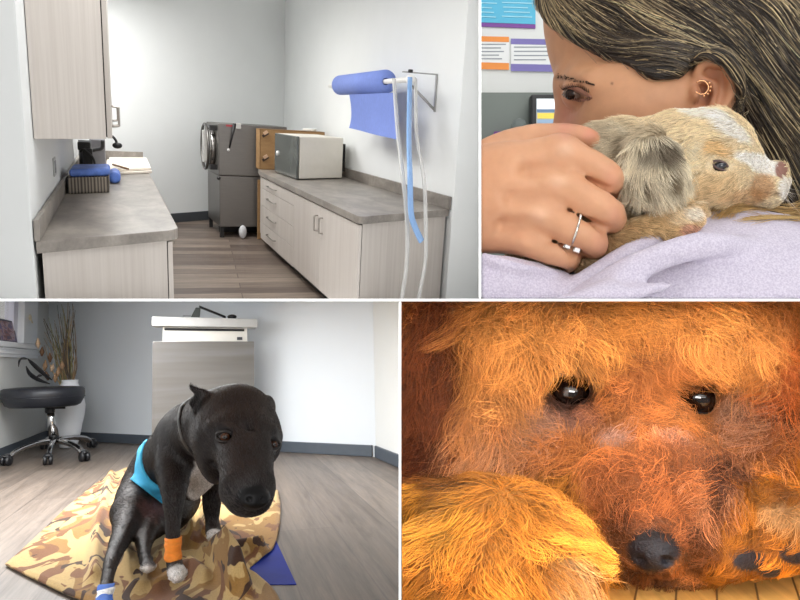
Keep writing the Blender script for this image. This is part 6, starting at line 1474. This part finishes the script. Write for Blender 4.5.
        bl(545, 425, 48, 20, mauve, .85); bl(590, 420, 25, 25, rgb3('#8a5a48'), .6); bl(500, 435, 60, 22, rgb3('#b98a66'), .6); bl(740, 420, 40, 30, rgb3('#b88a70'), .75); bl(640, 395, 32, 50, rgb3('#b0662f'), .6); bl(610, 440, 22, 10, rgb3('#c9a79b'), .6); bl(672, 440, 20, 10, rgb3('#c9a79b'), .5)
        bl(655, 490, 78, 50, rgb3('#a8602f'), .85); bl(655, 528, 40, 16, rgb3('#8a5535'), .7); bl(715, 500, 26, 40, rgb3('#c98f68'), .5)
        bl(424, 400, 42, 130, rgb3('#6b3417'), .95); bl(805, 410, 30, 110, rgb3('#a8541f'), .9); bl(425, 480, 40, 40, rgb3('#74371b'), .7); bl(520, 470, 60, 14, rgb3('#9a623c'), .6)
        paw = is_paw(P, u); c = np.where(paw[:, None], rgb3('#bd7a2a') * (1 + .18 * vnoise(P, 60, 77))[:, None], c); bl(436, 515, 36, 40, rgb3('#b98a2e'), .5)
        bl(565, 585, 22, 30, rgb3('#e3c190'), .5); paw2 = is_paw2(P, u); c = np.where(paw2[:, None], rgb3('#b9701f') * (1 + .2 * vnoise(P, 90, 78))[:, None], c); bl(782, 516, 22, 11, cream, .5)
        for X0, Y0, ra, rb in ((700, 552, 20, 26), (716, 498, 9, 22), (735, 474, 30, 6), (622, 530, 14, 34), (640, 578, 40, 9), (445, 470, 26, 34), (715, 470, 16, 18), (785, 455, 16, 40)): bl(X0, Y0, ra, rb, rgb3('#4a2412'), .75)  # shade between muzzle, paws and cheek painted into the fur colour
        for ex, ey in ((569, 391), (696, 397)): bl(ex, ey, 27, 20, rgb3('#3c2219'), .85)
        return c
    un = uv(v); wn = smoothstep(1.12, .92, np.sqrt(((un[:, 0] - 654) / 27) ** 2 + ((un[:, 1] - 550) / 22) ** 2)) * (v[:, 1] < .41)
    wpad = np.maximum.reduce([smoothstep(1.2, .8, np.sqrt(((un[:, 0] - a) / c_) ** 2 + ((un[:, 1] - b2) / d_) ** 2)) for a, b2, c_, d_ in ((748, 560, 17, 12), (796, 553, 17, 12), (770, 572, 12, 6))]) * (v[:, 1] < .44)
    bare = np.maximum(wn, wpad)
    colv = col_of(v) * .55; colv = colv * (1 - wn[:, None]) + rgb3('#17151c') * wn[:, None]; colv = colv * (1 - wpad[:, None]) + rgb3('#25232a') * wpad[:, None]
    off = np.array([D(620, 400, .5)[0], .6, zt])
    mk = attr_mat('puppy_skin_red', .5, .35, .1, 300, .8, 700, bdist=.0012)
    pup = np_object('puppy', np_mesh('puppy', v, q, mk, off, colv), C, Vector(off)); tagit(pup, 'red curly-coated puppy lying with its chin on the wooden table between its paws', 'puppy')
    sub_ = lambda name, mb, mt, **kw: subpart(pup, name, mb, mt, C, **kw)
    ctrl = np.array([(640, 400, 0, -1), (640, 440, 0, -1), (600, 340, -.5, -.6), (640, 320, .1, -1), (560, 335, -1, .25), (520, 350, -1, .45), (470, 330, -.9, .5), (450, 380, -.7, .8), (500, 400, -1, .35), (470, 420, -1, .3), (540, 425, -1, .25), (480, 470, -1, .3), (560, 460, -1, .1), (600, 440, -.8, -.3),
        (690, 340, .7, -.1), (720, 345, .9, .4), (760, 360, .6, .9), (780, 400, .4, 1), (740, 425, .9, .4), (700, 440, .8, .1), (770, 460, .7, .6), (660, 360, .3, -1), (620, 370, -.3, -1),
        (655, 500, 0, -1), (620, 490, -.7, -.6), (590, 510, -1, .2), (690, 490, .7, -.6), (725, 500, .8, .5), (700, 530, .8, .4), (625, 540, -.8, .4), (655, 570, .3, 1), (424, 330, 0, 1), (424, 420, .1, 1), (428, 490, .1, 1), (805, 350, 0, 1), (805, 440, -.2, 1), (540, 305, -1, .1), (450, 305, -.7, .6), (740, 305, 1, .3)])
    def dirf(P, n):
        u = uv(P); w_ = 1 / (((u[:, None, :] - ctrl[None, :, :2]) ** 2).sum(-1) + 120) ** 1.4; d = (w_[..., None] * unit(ctrl[:, 2:])[None]).sum(1)
        paw = is_paw(P, u); d[paw] = np.stack([(u[paw, 0] - 505) / 110, .9 + 0 * u[paw, 0]], 1); paw2 = is_paw2(P, u); d[paw2] = [-.55, .7]
        return np.stack([d[:, 0], 0 * d[:, 0], -d[:, 1]], 1)
    def lenf(P):
        u = uv(P); L = np.full(len(P), .019); dn = np.sqrt(((u[:, 0] - 654) / 1.2) ** 2 + (u[:, 1] - 548) ** 2); L = np.where((u[:, 0] > 575) & (u[:, 0] < 740) & (u[:, 1] > 440), np.clip(.004 + .00016 * (dn - 20), .0035, .014), L)
        for ex, ey in ((569, 391), (696, 397)):
            e = np.sqrt(((u[:, 0] - ex) / 26) ** 2 + ((u[:, 1] - ey) / 20) ** 2); L = np.where(e < 2.2, np.minimum(L, .0025 + .012 * np.clip(e - 1, 0, 1.2)), L)
        below = (u[:, 1] > 405) & (u[:, 1] < 440) & (u[:, 0] < 600) & (u[:, 0] > 510); L = np.where(below, .008, L); L = np.where((u[:, 0] > 600) & (u[:, 0] < 700) & (u[:, 1] > 380) & (u[:, 1] < 455), .0085, L)
        paw = is_paw(P, u); L = np.where(paw, .013, L); paw2 = is_paw2(P, u); L = np.where(paw2, .007, L); L = np.where((u[:, 0] > 730) & (u[:, 1] > 540) & paw2, .0035, L)
        return L
    dens = np.clip(-N_[:, 1] + .5, .03, 2) * (1 - bare) * np.where(v[:, 1] > .58, .12, 1.0) * np.where((un[:, 0] > 900), .1, 1.0)
    for c_, d_, R0 in eyes: dens = dens * smoothstep(R0 * 1.02, R0 * 1.22, np.linalg.norm(v - c_, axis=1))
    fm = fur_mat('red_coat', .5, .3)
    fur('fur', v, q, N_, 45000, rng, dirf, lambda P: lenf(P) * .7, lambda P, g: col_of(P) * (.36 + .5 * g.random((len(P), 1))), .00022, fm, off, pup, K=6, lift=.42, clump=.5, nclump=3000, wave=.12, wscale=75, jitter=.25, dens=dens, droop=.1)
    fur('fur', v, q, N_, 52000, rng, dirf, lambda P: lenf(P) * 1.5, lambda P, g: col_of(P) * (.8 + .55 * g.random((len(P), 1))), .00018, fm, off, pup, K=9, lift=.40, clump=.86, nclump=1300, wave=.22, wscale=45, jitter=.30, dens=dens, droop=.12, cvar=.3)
    fur('fur', v, q, N_, 5000, rng, dirf, lambda P: lenf(P) * 1.5, lambda P, g: np.clip(col_of(P) * (1.1 + .5 * g.random((len(P), 1))), 0, 1), .00013, fm, off, pup, K=9, lift=.6, clump=.2, wave=.3, wscale=50, jitter=.5, dens=dens, droop=.08)
    # eyes
    for c_, d_, R0 in eyes:
        mb = MB(); mb.ball(c_, R0, 28, 20); sub_('eye', mb, plain('dark_glossy_eye', '#0b0807', .03, spec=.9, Coat_Weight=1.0, Coat_Roughness=.01), label='large dark glossy eye')
        fw = (-Vector(d_) + Vector((.04, 0, .10))).normalized()
        mb = MB(); mb.lathe([(R0 * .70, R0 * .722), (R0 * .62, R0 * .792), (R0 * .42, R0 * .913), (R0 * .2, R0 * .985), (.0003, R0 * 1.006)], c_, fw, 32); sub_('iris', mb, plain('dark_brown_iris', '#1c100a', .04, var=.3, scale=300, spec=.8))
        side = Vector((1, 0, -.1)).normalized(); f0 = -Vector(d_); up_ = Vector((0, 0, 1)); up_ = (up_ - f0 * up_.dot(f0)).normalized()
        for sg, hgt in ((1, .78), (-1, .80)):
            mb = MB(); mb.tube([Vector(c_) + side * (R0 * 1.02 * math.cos(a)) + up_ * (sg * R0 * hgt * math.sin(a)) + f0 * (R0 * (.10 + .60 * math.sin(a))) for a in np.linspace(.02, math.pi - .02, 17)], [.0012] + [.0022] * 15 + [.0012], 8); sub_('eyelid', mb, plain('dark_lid', '#1d1412', .35, var=.1))
    # ---- light
    area('front_key', C, (.12, .125, -.03), (.16, .46, -.10), .2, .68, (1, .98, .95), .05)  # added key light in front of the puppy, no window there
    area('under_board_fill', C, (.17, .33, -.004), (.17, .33, -1), .30, .62, (1, .98, .95), .2)  # added top light, since the board shuts out light from above
build_br()
